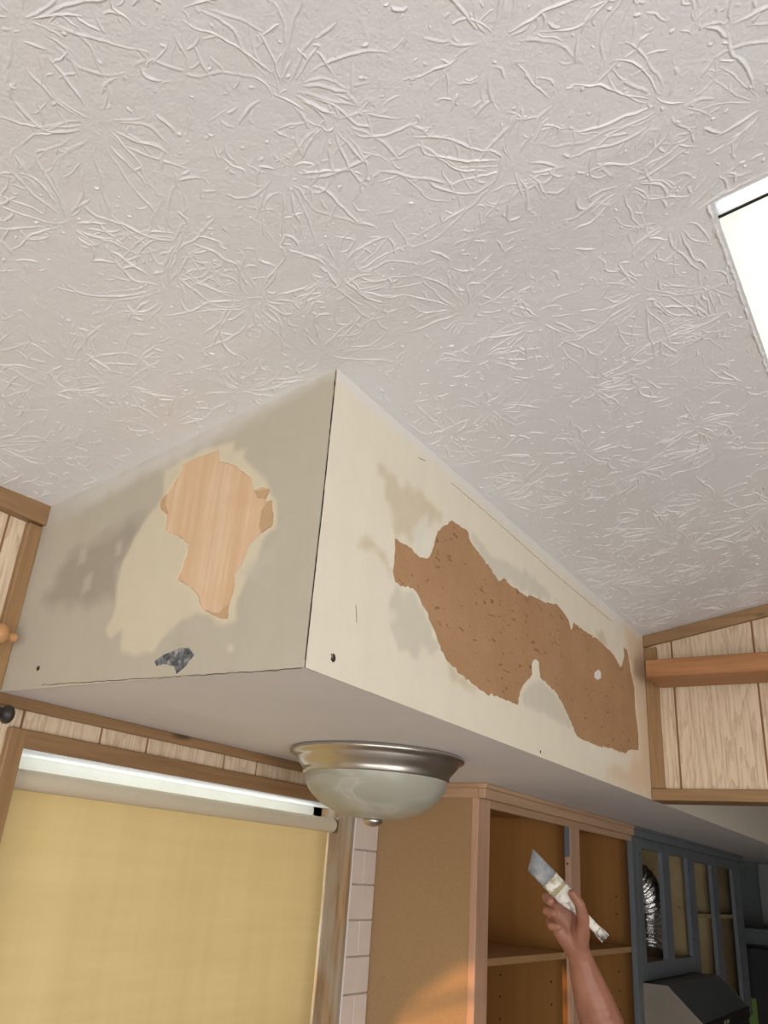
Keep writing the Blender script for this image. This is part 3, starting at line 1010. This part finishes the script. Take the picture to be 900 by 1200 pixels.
mesh('pane', box(WX0 + 0.03, WX1 - 0.03, W + 0.098, W + 0.101, -0.60, WZ1 - 0.03), M['glass'], sash)
mesh('pane', box(WX0 + 0.03, WX1 - 0.03, W + 0.098, W + 0.101, WZ0 + 0.03, -0.61), M['glass'], sash)

RY, RZ, RR = W + 0.042, -0.128, 0.0175
shade = empty('roller_shade', (0.56, RY, -1.0), 'pulled-down yellow fabric roller shade covering the kitchen window', 'shade')
mesh('roll', lathe([(0.0001, -0.49), (RR, -0.489), (RR, 0.489), (0.0001, 0.49)], (0.5665, RY, RZ), 28, 'x'), M['shade_roll'], shade, smooth=False)
fv, ff = [], []
for i in range(41):
    for j in range(31):
        x = 0.0745 + (1.0625 - 0.0745) * i / 40
        z = RZ - (1.0 + RZ) * j / 30
        fv.append((x, RY + RR - 0.001 + 0.0035 * math.sin(i * 0.55) * (j / 30) + 0.002 * math.sin(i * 0.21 + j * 0.3) * (j / 30), z))
for i in range(40):
    for j in range(30):
        a = i * 31 + j
        ff.append((a, a + 1, a + 32, a + 31))
mesh('fabric', (fv, ff), M['fabric'], shade, smooth=True)
mesh('hem_bar', box(0.0775, 1.0555, RY + RR - 0.008, RY + RR + 0.004, -1.012, -0.99, 0.003), M['shade_roll'], shade)
for xe, s_ in ((1.0675, -1), (0.0685, 1)):
    bk = mesh('bracket', join(box(xe - 0.0012, xe + 0.0012, RY - 0.014, RY + 0.014, RZ - 0.018, RZ + 0.02),
                         tube([(xe, RY, RZ), (xe + s_ * 0.014, RY, RZ)], 0.004, 10)), M['nickel'], shade)
    if s_ < 0:
        for dz in (-0.014, 0.016):
            mesh('screw', lathe([(0.0001, -0.003), (0.003, -0.0028), (0.003, 0.0)], (1.0663, RY, RZ + dz), 10, 'x'), M['dark'], bk)

# faux brick strip between the window and the cabinet
bp = empty('brick_panel', (1.14, W, -1.2), 'narrow strip of pale pink faux brick between the shaded window and the cabinet', 'brick panel')
mesh('grout_bed', box(1.083, 1.206, W - 0.004, W, -1.2, -0.021), M['grout'], bp)
mesh('edge_strip', box(1.0825, 1.092, W - 0.0125, W - 0.003, -1.2, -0.052, 0.0015), M['white'], bp)
zz, row = -0.021, 0
bz = [-0.021, -0.100, -0.181] + [-0.181 - 0.0832 * i for i in range(1, 13)]
for i in range(len(bz) - 1):
    xb = [1.093, 1.2055] if i % 2 == 1 else [1.093, 1.146, 1.2055]
    for q in range(len(xb) - 1):
        if bz[i] > -0.05 and xb[q] < 1.1: pass
        mesh('brick', box(xb[q] + 0.001, xb[q + 1] - 0.001, W - 0.0085 - random.uniform(0, 0.0012), W - 0.003, bz[i + 1] + 0.0018, bz[i] - 0.0018, 0.0015), M['brick'], bp)

# curtain rod ends left of the soffit
rod = empty('wooden_curtain_rod', (-0.4, 0.61, 0.09), 'honey-coloured wooden curtain rod with a turned finial beside the soffit', 'curtain rod')
pf = at(18, 748, float((on(14, 747, 1, 0.612) - CAM) @ FW))
fx, fy, fz = pf
mesh('finial', lathe([(0.0001, 0.004), (0.005, 0.003), (0.0078, -0.002), (0.0082, -0.006), (0.006, -0.0115), (0.0052, -0.014), (0.0085, -0.017), (0.015, -0.022),
                      (0.0175, -0.030), (0.0165, -0.038), (0.011, -0.044), (0.0105, -0.05)], (fx, fy, fz), 24, 'x'), M['pin_wood'], rod, smooth=True)
mesh('rod', tube([(fx - 0.048, fy, fz), (fx - 0.9, fy, fz)], 0.010, 16), M['pin_wood'], rod, smooth=True)
mesh('bracket', join(tube([(fx - 0.12, fy, fz - 0.012), (fx - 0.12, W - 0.004, fz - 0.012)], 0.006, 10),
                     box(fx - 0.14, fx - 0.10, W - 0.006, W, fz - 0.04, fz + 0.02, 0.002)), M['pin_wood'], rod)
rod2 = empty('metal_curtain_rod', (-0.4, 0.61, -0.05), 'dark bronze curtain rod with a knob end beside the window casing', 'curtain rod')
gx_, gy_, gz_ = at(12, 838, float((on(10, 838, 1, 0.615) - CAM) @ FW))
mesh('knob', lathe([(0.0001, 0.003), (0.010, 0.002), (0.0145, -0.002), (0.0155, -0.008), (0.012, -0.013), (0.0095, -0.016), (0.0095, -0.024), (0.013, -0.027),
                    (0.013, -0.033), (0.0075, -0.036)], (gx_, gy_, gz_), 24, 'x'), M['dark'], rod2, smooth=True)
mesh('rod', tube([(gx_ - 0.034, gy_, gz_), (gx_ - 0.9, gy_, gz_)], 0.0075, 14), M['dark'], rod2, smooth=True)
mesh('bracket', join(tube([(gx_ - 0.10, gy_, gz_ - 0.009), (gx_ - 0.10, W - 0.003, gz_ - 0.009)], 0.005, 10),
                     box(gx_ - 0.115, gx_ - 0.085, W - 0.004, W, gz_ - 0.035, gz_ + 0.018, 0.0015)), M['dark'], rod2)

# ------------------------------------------------------------------ ceiling light
LX, LY = 0.712, 0.346
lamp = empty('ceiling_light', (LX, LY, 0.0), 'flush-mount bowl light with brushed nickel rim and swirled alabaster glass under the soffit', 'ceiling light')
mesh('rim', lathe([(0.17, -0.0005), (0.183, -0.0015), (0.1875, -0.005), (0.188, -0.009), (0.1835, -0.0125), (0.176, -0.0145), (0.1745, -0.018), (0.1725, -0.0225),
                   (0.166, -0.030), (0.160, -0.036), (0.1565, -0.042), (0.157, -0.0475), (0.1535, -0.0505), (0.146, -0.0505)], (LX, LY, 0), 96), M['nickel'], lamp, smooth=True)
prof = []
for i in range(25):
    t = i / 24 * math.pi / 2
    prof.append((0.1515 * math.cos(t) ** 0.92 + 0.0005, -0.047 - 0.086 * math.sin(t)))
mesh('glass_bowl', lathe(prof, (LX, LY, 0), 72), M['alabaster'], lamp, smooth=True)
mesh('finial', lathe([(0.010, -0.128), (0.0195, -0.1315), (0.0215, -0.1345), (0.0205, -0.1385), (0.0165, -0.1425), (0.0105, -0.1455), (0.005, -0.1468), (0.0001, -0.147)],
                     (LX, LY, 0), 32), M['nickel'], lamp, smooth=True)

# ------------------------------------------------------------------ cabinets
FY = 0.348                         # face frame front
GAP = 0.0008


def holes(parent, x, zs, ys_, s):
    for z in zs:
        for y in ys_:
            mesh('pin_hole', lathe([(0.0001, s * 0.0006), (0.0032, s * 0.0005), (0.0034, 0)], (x, y, z), 8, 'x'), M['steel_dark'], parent)


c1 = empty('wall_cabinet', (1.88, 0.5, -0.77), 'unpainted double-bay wall cabinet without doors, raw wood frame and fibreboard side', 'cabinet')
B1 = -0.77
CX0, CX1 = 1.207, 2.560
mesh('side_panel', box(CX0 + 0.001, CX0 + 0.016, FY + 0.019, W - 0.001, B1, -0.036), M['mdf'], c1)
sp1 = mesh('side_panel', box(CX1 - 0.016, CX1 - GAP, FY + 0.019, W - 0.001, B1, -0.002), M['cab_in'], c1)
pt1 = mesh('partition', box(1.894, 1.910, FY + 0.019, W - 0.008, B1, -0.002), M['cab_in'], c1)
mesh('back_panel', box(CX0 + 0.016, CX1 - 0.016, W - 0.008, W - 0.001, B1, -0.002), M['cab_in'], c1)
mesh('top_panel', box(CX0 + 0.016, CX1 - 0.016, FY + 0.019, W - 0.008, -0.032, -0.016), M['cab_in'], c1)
mesh('bottom_panel', box(CX0 + 0.016, CX1 - 0.016, FY + 0.019, W - 0.008, B1, B1 + 0.016), M['cab_in'], c1)
st = mesh('stile', box(CX0, 1.277, FY, FY + 0.019, B1, -0.036, 0.0012), M['frame_z'], c1)
st1_ = mesh('stile', box(1.857, 1.943, FY, FY + 0.019, B1, -0.056, 0.0012), M['frame_z'], c1)
tag(mesh('stile', box(2.500, CX1 - GAP, FY, FY + 0.019, B1, -0.036, 0.0012), M['grey_paint'], c1), 'blue-grey painted stile')
tag(mesh('paint_mark', box(1.8562, 1.8572, FY + 0.0012, FY + 0.0185, -0.145, -0.058), M['grey_paint'], st1_), 'blue-grey paint dabbed on the inner edge of the stile')
mesh('rail', box(1.277, 2.500, FY, FY + 0.019, -0.056, -0.036, 0.001), M['frame_x'], c1)
mesh('rail', box(1.277, 2.500, FY, FY + 0.019, B1, B1 + 0.04, 0.001), M['frame_x'], c1)
mesh('crown_board', box(CX0 - 0.004, 2.470, FY - 0.020, FY - 0.0005, -0.0375, -0.0125, 0.0015), M['frame_x'], c1)
mesh('crown_cap', box(CX0 - 0.006, 2.470, FY - 0.024, FY + 0.004, -0.0125, -0.0008, 0.0015), M['frame_x'], c1)
mesh('crown_board', box(CX0 - 0.004, CX0 + 0.001, FY + 0.0005, W - 0.013, -0.0375, -0.0125, 0.001), M['frame_y'], c1)
mesh('crown_cap', box(CX0 - 0.006, CX0 + 0.004, FY + 0.004, W - 0.013, -0.0125, -0.0008, 0.001), M['frame_y'], c1)
for a, b in ((CX0 + 0.0165, 1.8935), (1.9105, CX1 - 0.0165)):
    mesh('shelf', box(a, b, FY + 0.020, W - 0.0085, -0.430, -0.412, 0.001), M['shelf'], c1)
holes(pt1, 1.8939, (-0.50, -0.56, -0.62), (0.43, 0.60), -1)
holes(sp1, CX1 - 0.0161, (-0.25, -0.31, -0.50, -0.56, -0.62), (0.43, 0.60), -1)
holes(st1_, 1.8570, (-0.165,), (FY + 0.010,), -1)

c2 = empty('wall_cabinet', (2.95, 0.5, -0.525), 'short blue-grey painted open cabinet above the range hood, silver duct inside', 'cabinet')
D0, D1, B2 = 2.560, 3.352, -0.525
for a, b in ((D0 + GAP, D0 + 0.016), (D1 - 0.016, D1 - GAP)):
    mesh('side_panel', box(a, b, FY + 0.019, W - 0.001, B2, -0.002), M['cream_in'], c2)
mesh('back_panel', box(D0 + 0.016, D1 - 0.016, W - 0.008, W - 0.001, B2, -0.002), M['cream_in'], c2)
mesh('bottom_panel', box(D0 + 0.016, D1 - 0.016, FY + 0.019, W - 0.008, B2 + 0.04, B2 + 0.055), M['cream_in'], c2)
mesh('top_panel', box(D0 + 0.016, D1 - 0.016, FY + 0.019, W - 0.008, -0.045, -0.030), M['cream_in'], c2)
for a, b in ((D0 + GAP, 2.622), (2.905, 3.010), (3.310, D1 - GAP)):
    mesh('stile', box(a, b, FY, FY + 0.019, B2, -0.030, 0.0012), M['grey_paint'], c2)
for a, b in ((2.622, 2.905), (3.010, 3.310)):
    mesh('rail', box(a, b, FY, FY + 0.019, -0.072, -0.030, 0.001), M['grey_paint'], c2)
    mesh('rail', box(a, b, FY, FY + 0.019, B2, -0.465, 0.001), M['grey_paint'], c2)
mesh('crown_board', box(2.471, D1, FY - 0.020, FY - 0.0005, -0.0375, -0.0125, 0.0015), M['grey_paint'], c2)
mesh('crown_cap', box(2.471, D1, FY - 0.024, FY + 0.004, -0.0125, -0.0008, 0.0015), M['grey_paint'], c2)
for (x, z) in ((2.595, -0.095), (3.335, -0.12), (3.335, -0.40)):
    mesh('hinge_hole', lathe([(0.0001, -0.0006), (0.005, -0.0005), (0.0052, 0)], (x, FY, z), 10, 'y'), M['steel_dark'], c2)
holes(c2, D1 - 0.0161, (-0.25, -0.32), (0.45, 0.58), -1)

c3 = empty('wall_cabinet', (3.9, 0.5, -0.77), 'blue-grey painted open cabinet with stained cream inside and shelves past the range hood', 'cabinet')
E0, E1 = 3.352, 4.450
for a, b in ((E0 + GAP, E0 + 0.016), (E1 - 0.016, E1)):
    mesh('side_panel', box(a, b, FY + 0.019, W - 0.001, B1, -0.002), M['cream_in'], c3)
mesh('partition', box(3.826, 3.842, FY + 0.019, W - 0.008, B1, -0.002), M['cream_in'], c3)
mesh('back_panel', box(E0 + 0.016, E1 - 0.016, W - 0.008, W - 0.001, B1, -0.002), M['cream_in'], c3)
mesh('bottom_panel', box(E0 + 0.016, E1 - 0.016, FY + 0.019, W - 0.008, B1, B1 + 0.016), M['cream_in'], c3)
mesh('top_panel', box(E0 + 0.016, E1 - 0.016, FY + 0.019, W - 0.008, -0.045, -0.030), M['cream_in'], c3)
for a, b in ((E0 + GAP, 3.435), (3.775, 3.895), (4.265, E1)):
    mesh('stile', box(a, b, FY, FY + 0.019, B1, -0.030, 0.0012), M['grey_paint'], c3)
for a, b in ((3.435, 3.775), (3.895, 4.265)):
    mesh('rail', box(a, b, FY, FY + 0.019, -0.080, -0.030, 0.001), M['grey_paint'], c3)
    mesh('rail', box(a, b, FY, FY + 0.019, B1, B1 + 0.04, 0.001), M['grey_paint'], c3)
for a, b in ((E0 + 0.0165, 3.8255), (3.8425, E1 - 0.0165)):
    mesh('shelf', box(a, b, FY + 0.020, W - 0.0085, -0.318, -0.300, 0.001), M['cream_in'], c3)
mesh('crown_board', box(D1 + GAP, E1 + 0.004, FY - 0.020, FY - 0.0005, -0.0375, -0.0125, 0.0015), M['grey_paint'], c3)
mesh('crown_cap', box(D1 + GAP, E1 + 0.006, FY - 0.024, FY + 0.004, -0.0125, -0.0008, 0.0015), M['grey_paint'], c3)

# flexible duct inside the short cabinet
duct, rad = [], []
for i in range(141):
    t = i / 140
    z = -0.468 + 0.325 * (1 - (1 - t) ** 1.6)
    x = 3.02 + 0.075 * math.sin(t * 5.2 + 0.3) - 0.02 * t
    y = 0.455 + 0.085 * max(0.0, t - 0.45) * 2.0 * max(0.0, t - 0.45) * 2.0 + 0.012 * math.sin(t * 6)
    duct.append((x, y, z))
    rad.append(0.066 + 0.0065 * math.sin(i * 0.85) + random.uniform(-0.003, 0.003))
dh = mesh('duct_hose', tube(duct, rad, 28), M['foil'], smooth=True)
tag(dh, 'crinkled silver flexible vent duct standing inside the short grey cabinet', 'duct')

# range hood under the short cabinet
hood = empty('range_hood', (2.95, 0.40, -0.68), 'grey slant-top range hood mounted below the short painted cabinet', 'range hood')
HX0, HX1 = 2.563, 3.349
pr_ = [(W - 0.002, -0.527), (0.262, -0.527), (0.150, -0.628), (0.150, -0.668), (W - 0.002, -0.668)]
for a, b in ((HX0, HX0 + 0.004), (HX1 - 0.004, HX1)):
    mesh('side_plate', prism(pr_, a, b, lambda p, q, d: (d, p, q)), M['hood_side'], hood)
mesh('canopy', prism([(W - 0.002, -0.5275), (0.262, -0.5275), (0.1505, -0.6285), (0.154, -0.6325), (0.265, -0.533), (W - 0.002, -0.533)], HX0 + 0.004, HX1 - 0.004,
                     lambda p, q, d: (d, p, q)), M['hood_top'], hood)
fst = mesh('front_strip', box(HX0 + 0.004, HX1 - 0.004, 0.146, 0.151, -0.668, -0.629, 0.001), M['hood_black'], hood)
mesh('underside', box(HX0 + 0.004, HX1 - 0.004, 0.152, W - 0.004, -0.664, -0.660), M['black'], hood)
for i in range(2):
    mesh('switch', box(2.86 + i * 0.05, 2.89 + i * 0.05, 0.1435, 0.146, -0.655, -0.642, 0.0008), M['hood_side'], fst)

# refrigerator and things at the dark end of the kitchen
fr = empty('refrigerator', (4.85, 0.33, FLOOR), 'black refrigerator at the dark far end of the cabinet run', 'refrigerator')
mesh('body', box(4.500, 5.15, 0.02, W - 0.01, FLOOR + 0.03, -0.45, 0.012), M['black'], fr)
fd = mesh('door', box(4.502, 5.148, -0.045, 0.016, FLOOR + 0.62, -0.455, 0.012), M['black'], fr)
mesh('door', box(4.502, 5.148, -0.045, 0.016, FLOOR + 0.05, FLOOR + 0.61, 0.012), M['black'], fr)
mesh('handle', tube([(4.55, -0.048, -0.6), (4.55, -0.075, -0.62), (4.55, -0.075, -1.0), (4.55, -0.048, -1.02)], 0.009, 10), M['black'], fd)
for x in (4.56, 5.09):
    for y in (0.08, 0.58):
        mesh('foot', lathe([(0.0001, 0.0), (0.018, 0.0), (0.018, 0.032)], (x, y, FLOOR), 12), M['black'], fr)
g0, g1 = on(876, 1169, 0, 4.5), on(886, 1169, 0, 4.5)
nt = mesh('paper_note', box(4.4980, 4.4995, min(g0[1], g1[1]), max(g0[1], g1[1]), g0[2] - 0.17, g0[2]), M['green'])
tag(nt, 'green paper sheet stuck on the side of the black refrigerator', 'paper')
b0 = on(880, 1103, 0, 4.6)
bx_ = mesh('storage_box', join(box(4.62, 5.05, 0.14, 0.47, -0.449, -0.375, 0.004), box(4.61, 5.06, 0.13, 0.48, -0.385, -0.366, 0.004)), M['kitchen_wall'])
tag(bx_, 'grey lidded box lying on top of the black refrigerator', 'box')
pn = empty('wall_board', (5.19, 0.21, -0.33), 'grey framed board fixed on the far kitchen wall beneath the soffit', 'board')
mesh('board', box(5.188, 5.199, 0.05, 0.372, -0.335, -0.02, 0.001), M['far_board'], pn)
mesh('frame', join(box(5.182, 5.1985, 0.36, 0.378, -0.345, -0.01), box(5.182, 5.1985, 0.044, 0.062, -0.345, -0.01),
                   box(5.182, 5.1985, 0.062, 0.36, -0.345, -0.328), box(5.182, 5.1985, 0.062, 0.36, -0.027, -0.01)), M['far_board'], pn)

# ------------------------------------------------------------------ paint brush and person
def zp(x, y, d):                    # a spot around the raised hand, d metres along the view
    return at(590 + x / 5.2174, 970 + y / 5.2174, d)


tip, end = zp(165, 195, 1.722), zp(602, 655, 1.672)
ax_ = (end - tip); BL = np.linalg.norm(ax_); ax_ /= BL
nrm = -FW - ax_ * (-FW @ ax_); nrm /= np.linalg.norm(nrm)
wd_ = np.cross(nrm, ax_)


def brush_part(stations, seg=16, power=2.6):
    """stations (s, half width, half thickness, skew)"""
    V, F = [], []
    for s, hw, ht, sk in stations:
        for q in range(seg):
            a = 2 * math.pi * q / seg
            cu, su = math.cos(a), math.sin(a)
            e = 2 / power
            u_ = hw * math.copysign(abs(cu) ** e, cu); v_ = ht * math.copysign(abs(su) ** e, su)
            V.append(tuple(tip + ax_ * (s + sk * u_) + wd_ * u_ + nrm * v_))
    n = len(stations)
    for i in range(n - 1):
        for q in range(seg):
            q2 = (q + 1) % seg
            F.append((i * seg + q, i * seg + q2, (i + 1) * seg + q2, (i + 1) * seg + q))
    F.append(tuple(range(seg))[::-1]); F.append(tuple((n - 1) * seg + q for q in range(seg)))
    return V, F


k = NT('bristle'); f_ = k.noise(k.mapping(), 260, 3, 0.6); f2 = k.noise(k.mapping(), 24, 3)
c_ = k.ramp(f2, [(0.35, (0.13, 0.155, 0.19)), (0.5, (0.24, 0.25, 0.26)), (0.65, (0.40, 0.40, 0.385))])
k.color(k.mix(k.ramp(f_, [(0.3, (0.3,) * 3), (0.6, (0, 0, 0))]), c_, (0.15, 0.15, 0.16))); k.bump(f_, 0.5, 0.001); k.rough(0.8)
SK = -0.55
br = empty('paint_brush', tuple(tip + ax_ * 0.12), 'paint-spattered angled brush with grey bristles held up in a hand', 'paint brush')
mesh('bristles', brush_part([(0.0, 0.0195, 0.0035, SK), (0.012, 0.020, 0.0055, SK * .8), (0.035, 0.0200, 0.0072, SK * 0.3), (0.056, 0.0198, 0.0078, 0)]), k.m, br, smooth=True)
mesh('ferrule', brush_part([(0.053, 0.0206, 0.0086, 0), (0.057, 0.0206, 0.0086, 0), (0.0575, 0.0200, 0.0080, 0), (0.076, 0.0200, 0.008, 0), (0.0765, 0.0206, 0.0086, 0), (0.081, 0.0206, 0.0086, 0)]),
     spatter('ferrule_spattered', (0.33, 0.29, 0.16), (0.72, 0.69, 0.62), 34, 0.47, 0.56), br, smooth=True)
mesh('handle', brush_part([(0.080, 0.0196, 0.0078, 0), (0.095, 0.0195, 0.0080, 0), (0.108, 0.0170, 0.0085, 0), (0.125, 0.0120, 0.0078, 0), (0.15, 0.0085, 0.0066, 0), (0.18, 0.0088, 0.0062, 0),
                           (0.205, 0.0105, 0.0060, 0), (BL - 0.008, 0.0105, 0.0055, 0), (BL - 0.002, 0.0075, 0.0045, 0), (BL, 0.003, 0.002, 0)], 16, 2.2),
     spatter('handle_spattered', (0.70, 0.66, 0.58), (0.28, 0.27, 0.25), 60, 0.55, 0.62), br, smooth=True)


def capsule_mesh(chains, voxel, smooth_it, name, mat, parent, base):
    """tapered limbs melted into one continuous skin"""
    bm = bmesh.new()
    for ch in chains:
        for (p, r), (q, s_) in zip(ch[:-1], ch[1:]):
            p, q = np.array(p, float), np.array(q, float)
            L = np.linalg.norm(q - p)
            kk = max(2, int(L / (0.35 * min(r, s_))))
            for i in range(kk + 1):
                t = i / kk
                c = p + (q - p) * t
                rr = r + (s_ - r) * t
                bmesh.ops.create_icosphere(bm, subdivisions=2, radius=rr, matrix=Matrix.Translation((c[0], c[1], c[2] + ZB)))
    me = bpy.data.meshes.new(name + '_raw')
    bm.to_mesh(me); bm.free()
    o = bpy.data.objects.new(name + '_raw', me)
    COL.objects.link(o)
    md = o.modifiers.new('r', 'REMESH'); md.mode = 'VOXEL'; md.voxel_size = voxel; md.use_smooth_shade = True
    ms = o.modifiers.new('s', 'SMOOTH'); ms.factor = 0.5; ms.iterations = smooth_it
    dg = bpy.context.evaluated_depsgraph_get()
    em = bpy.data.meshes.new_from_object(o.evaluated_get(dg))
    em.name = name
    bpy.data.objects.remove(o); bpy.data.meshes.remove(me)
    b = np.array((base[0], base[1], base[2] + ZB))
    co = np.empty(len(em.vertices) * 3, np.float32); em.vertices.foreach_get('co', co)
    co = co.reshape(-1, 3) - b
    em.vertices.foreach_set('co', co.astype(np.float32).ravel()); em.update()
    em.materials.clear(); em.materials.append(mat)
    em.polygons.foreach_set('use_smooth', [True] * len(em.polygons))
    res = bpy.data.objects.new(name, em)
    COL.objects.link(res)
    if parent is not None:
        res.parent = parent; res.location = Vector(b) - origin_of(parent)
    else:
        res.location = b
    return res


PB = (1.02, -0.33, FLOOR)
person = empty('person', PB, 'bare forearm and hand of a person reaching up past the cabinets with a brush', 'person')
wr = zp(455, 745, 1.705)
el = zp(690, 1480, 1.665)
sh = np.array((1.185, -0.30, -0.80))
J = lambda *a: [(zp(x, y, d), r) for x, y, d, r in a]
chains = [
    [(wr, 0.0255), (zp(470, 800, 1.704), 0.0262), (zp(505, 920, 1.698), 0.033), (zp(560, 1080, 1.688), 0.041), (zp(610, 1230, 1.68), 0.0455), (zp(655, 1370, 1.672), 0.044), (el, 0.040)],
    [(el, 0.041), (el * 0.5 + sh * 0.5 + np.array((0.0, 0, -0.01)), 0.047), (sh, 0.055)],
    # palm rays
    J((455, 745, 1.705, 0.0245), (462, 640, 1.702, 0.020), (452, 540, 1.712, 0.0125)),
    J((445, 740, 1.708, 0.0245), (415, 630, 1.716, 0.018), (400, 530, 1.722, 0.0125)),
    J((440, 740, 1.708, 0.0240), (375, 620, 1.716, 0.017), (350, 550, 1.722, 0.0125)),
    J((435, 735, 1.706, 0.0230), (345, 630, 1.708, 0.016), (318, 580, 1.714, 0.0125)),
    # index to little finger
    J((452, 540, 1.712, 0.0122), (430, 450, 1.722, 0.0106), (368, 405, 1.722, 0.0096), (300, 405, 1.712, 0.0086)),
    J((400, 530, 1.724, 0.0122), (318, 448, 1.726, 0.0108), (262, 425, 1.712, 0.0098), (285, 452, 1.694, 0.0088)),
    J((350, 550, 1.724, 0.0122), (282, 500, 1.722, 0.0108), (264, 508, 1.702, 0.0098), (308, 524, 1.688, 0.0088)),
    J((318, 590, 1.716, 0.0114), (287, 575, 1.706, 0.0102), (294, 600, 1.690, 0.0092), (332, 606, 1.682, 0.0082)),
    # thumb
    J((465, 715, 1.700, 0.0195), (484, 640, 1.690, 0.0165), (488, 560, 1.680, 0.0135), (468, 470, 1.676, 0.0110), (420, 402, 1.680, 0.0090)),
]
tx, ty = 1.02, -0.33
nk = -0.745
chains += [
    [((tx, ty, -1.12), 0.135), ((tx, ty, -0.98), 0.125), ((tx, ty + 0.005, -0.86), 0.115)],
    [((tx - 0.16, ty, -0.80), 0.06), ((tx, ty, -0.80), 0.085), ((sh[0], sh[1], sh[2]), 0.062)],
    [((tx, ty, -0.80), 0.06), ((tx, ty + 0.01, nk), 0.052), ((tx, ty + 0.02, -0.70), 0.05)],
    [((tx, ty + 0.02, -0.655), 0.078), ((tx, ty + 0.015, -0.615), 0.082)],
    [((tx, ty + 0.05, -0.695), 0.045), ((tx, ty + 0.04, -0.65), 0.06)],
    [((tx, ty + 0.100, -0.652), 0.011), ((tx, ty + 0.110, -0.668), 0.013)],
    [((tx - 0.080, ty + 0.01, -0.64), 0.014), ((tx - 0.078, ty + 0.012, -0.665), 0.010)],
    [((tx + 0.080, ty + 0.01, -0.64), 0.014), ((tx + 0.078, ty + 0.012, -0.665), 0.010)],
    [((tx - 0.17, ty, -0.81), 0.055), ((tx - 0.21, ty - 0.02, -1.07), 0.042), ((tx - 0.22, ty + 0.03, -1.29), 0.027)],
    [((tx - 0.22, ty + 0.03, -1.29), 0.026), ((tx - 0.215, ty + 0.05, -1.36), 0.028), ((tx - 0.205, ty + 0.06, -1.44), 0.014)],
    [((tx - 0.205, ty + 0.05, -1.31), 0.016), ((tx - 0.18, ty + 0.08, -1.37), 0.010)],
    [((tx - 0.07, ty, -1.15), 0.11), ((tx + 0.07, ty, -1.15), 0.11)],
]
for s_ in (-1, 1):
    chains += [
        [((tx + s_ * 0.085, ty, -1.20), 0.092), ((tx + s_ * 0.09, ty + 0.01, -1.60), 0.055), ((tx + s_ * 0.09, ty - 0.01, -1.74), 0.056), ((tx + s_ * 0.09, ty - 0.015, -1.97), 0.036)],
        [((tx + s_ * 0.09, ty - 0.03, -2.008), 0.036), ((tx + s_ * 0.10, ty + 0.15, -2.020), 0.028)],
    ]
body = capsule_mesh(chains, 0.0026, 3, 'body', M['flesh'], person, PB)
cl = [[((tx, ty, -1.14), 0.150), ((tx, ty, -0.98), 0.138), ((tx, ty + 0.005, -0.86), 0.126)], [((tx - 0.17, ty, -0.81), 0.072), ((tx, ty, -0.81), 0.09), (sh, 0.074)],
      [(sh, 0.073), (sh * 0.55 + el * 0.45, 0.063)], [((tx - 0.17, ty, -0.81), 0.071), ((tx - 0.20, ty - 0.012, -1.0), 0.060)]]
capsule_mesh(cl, 0.008, 3, 'shirt', m_paint('shirt_cloth', (0.10, 0.13, 0.19), 0.9), person, PB)
cl = [[((tx - 0.07, ty, -1.16), 0.128), ((tx + 0.07, ty, -1.16), 0.128)]]
for s_ in (-1, 1):
    cl.append([((tx + s_ * 0.085, ty, -1.22), 0.110), ((tx + s_ * 0.09, ty + 0.01, -1.60), 0.076), ((tx + s_ * 0.09, ty - 0.012, -1.95), 0.064)])
capsule_mesh(cl, 0.008, 3, 'trousers', m_paint('trouser_cloth', (0.06, 0.07, 0.10), 0.9), person, PB)
capsule_mesh([[((tx, ty - 0.012, -0.62), 0.092), ((tx, ty - 0.005, -0.60), 0.090)], [((tx, ty - 0.05, -0.66), 0.06), ((tx, ty - 0.07, -0.76), 0.045)]], 0.006, 2,
             'hair', m_paint('dark_hair', (0.025, 0.016, 0.012), 0.6), person, PB)
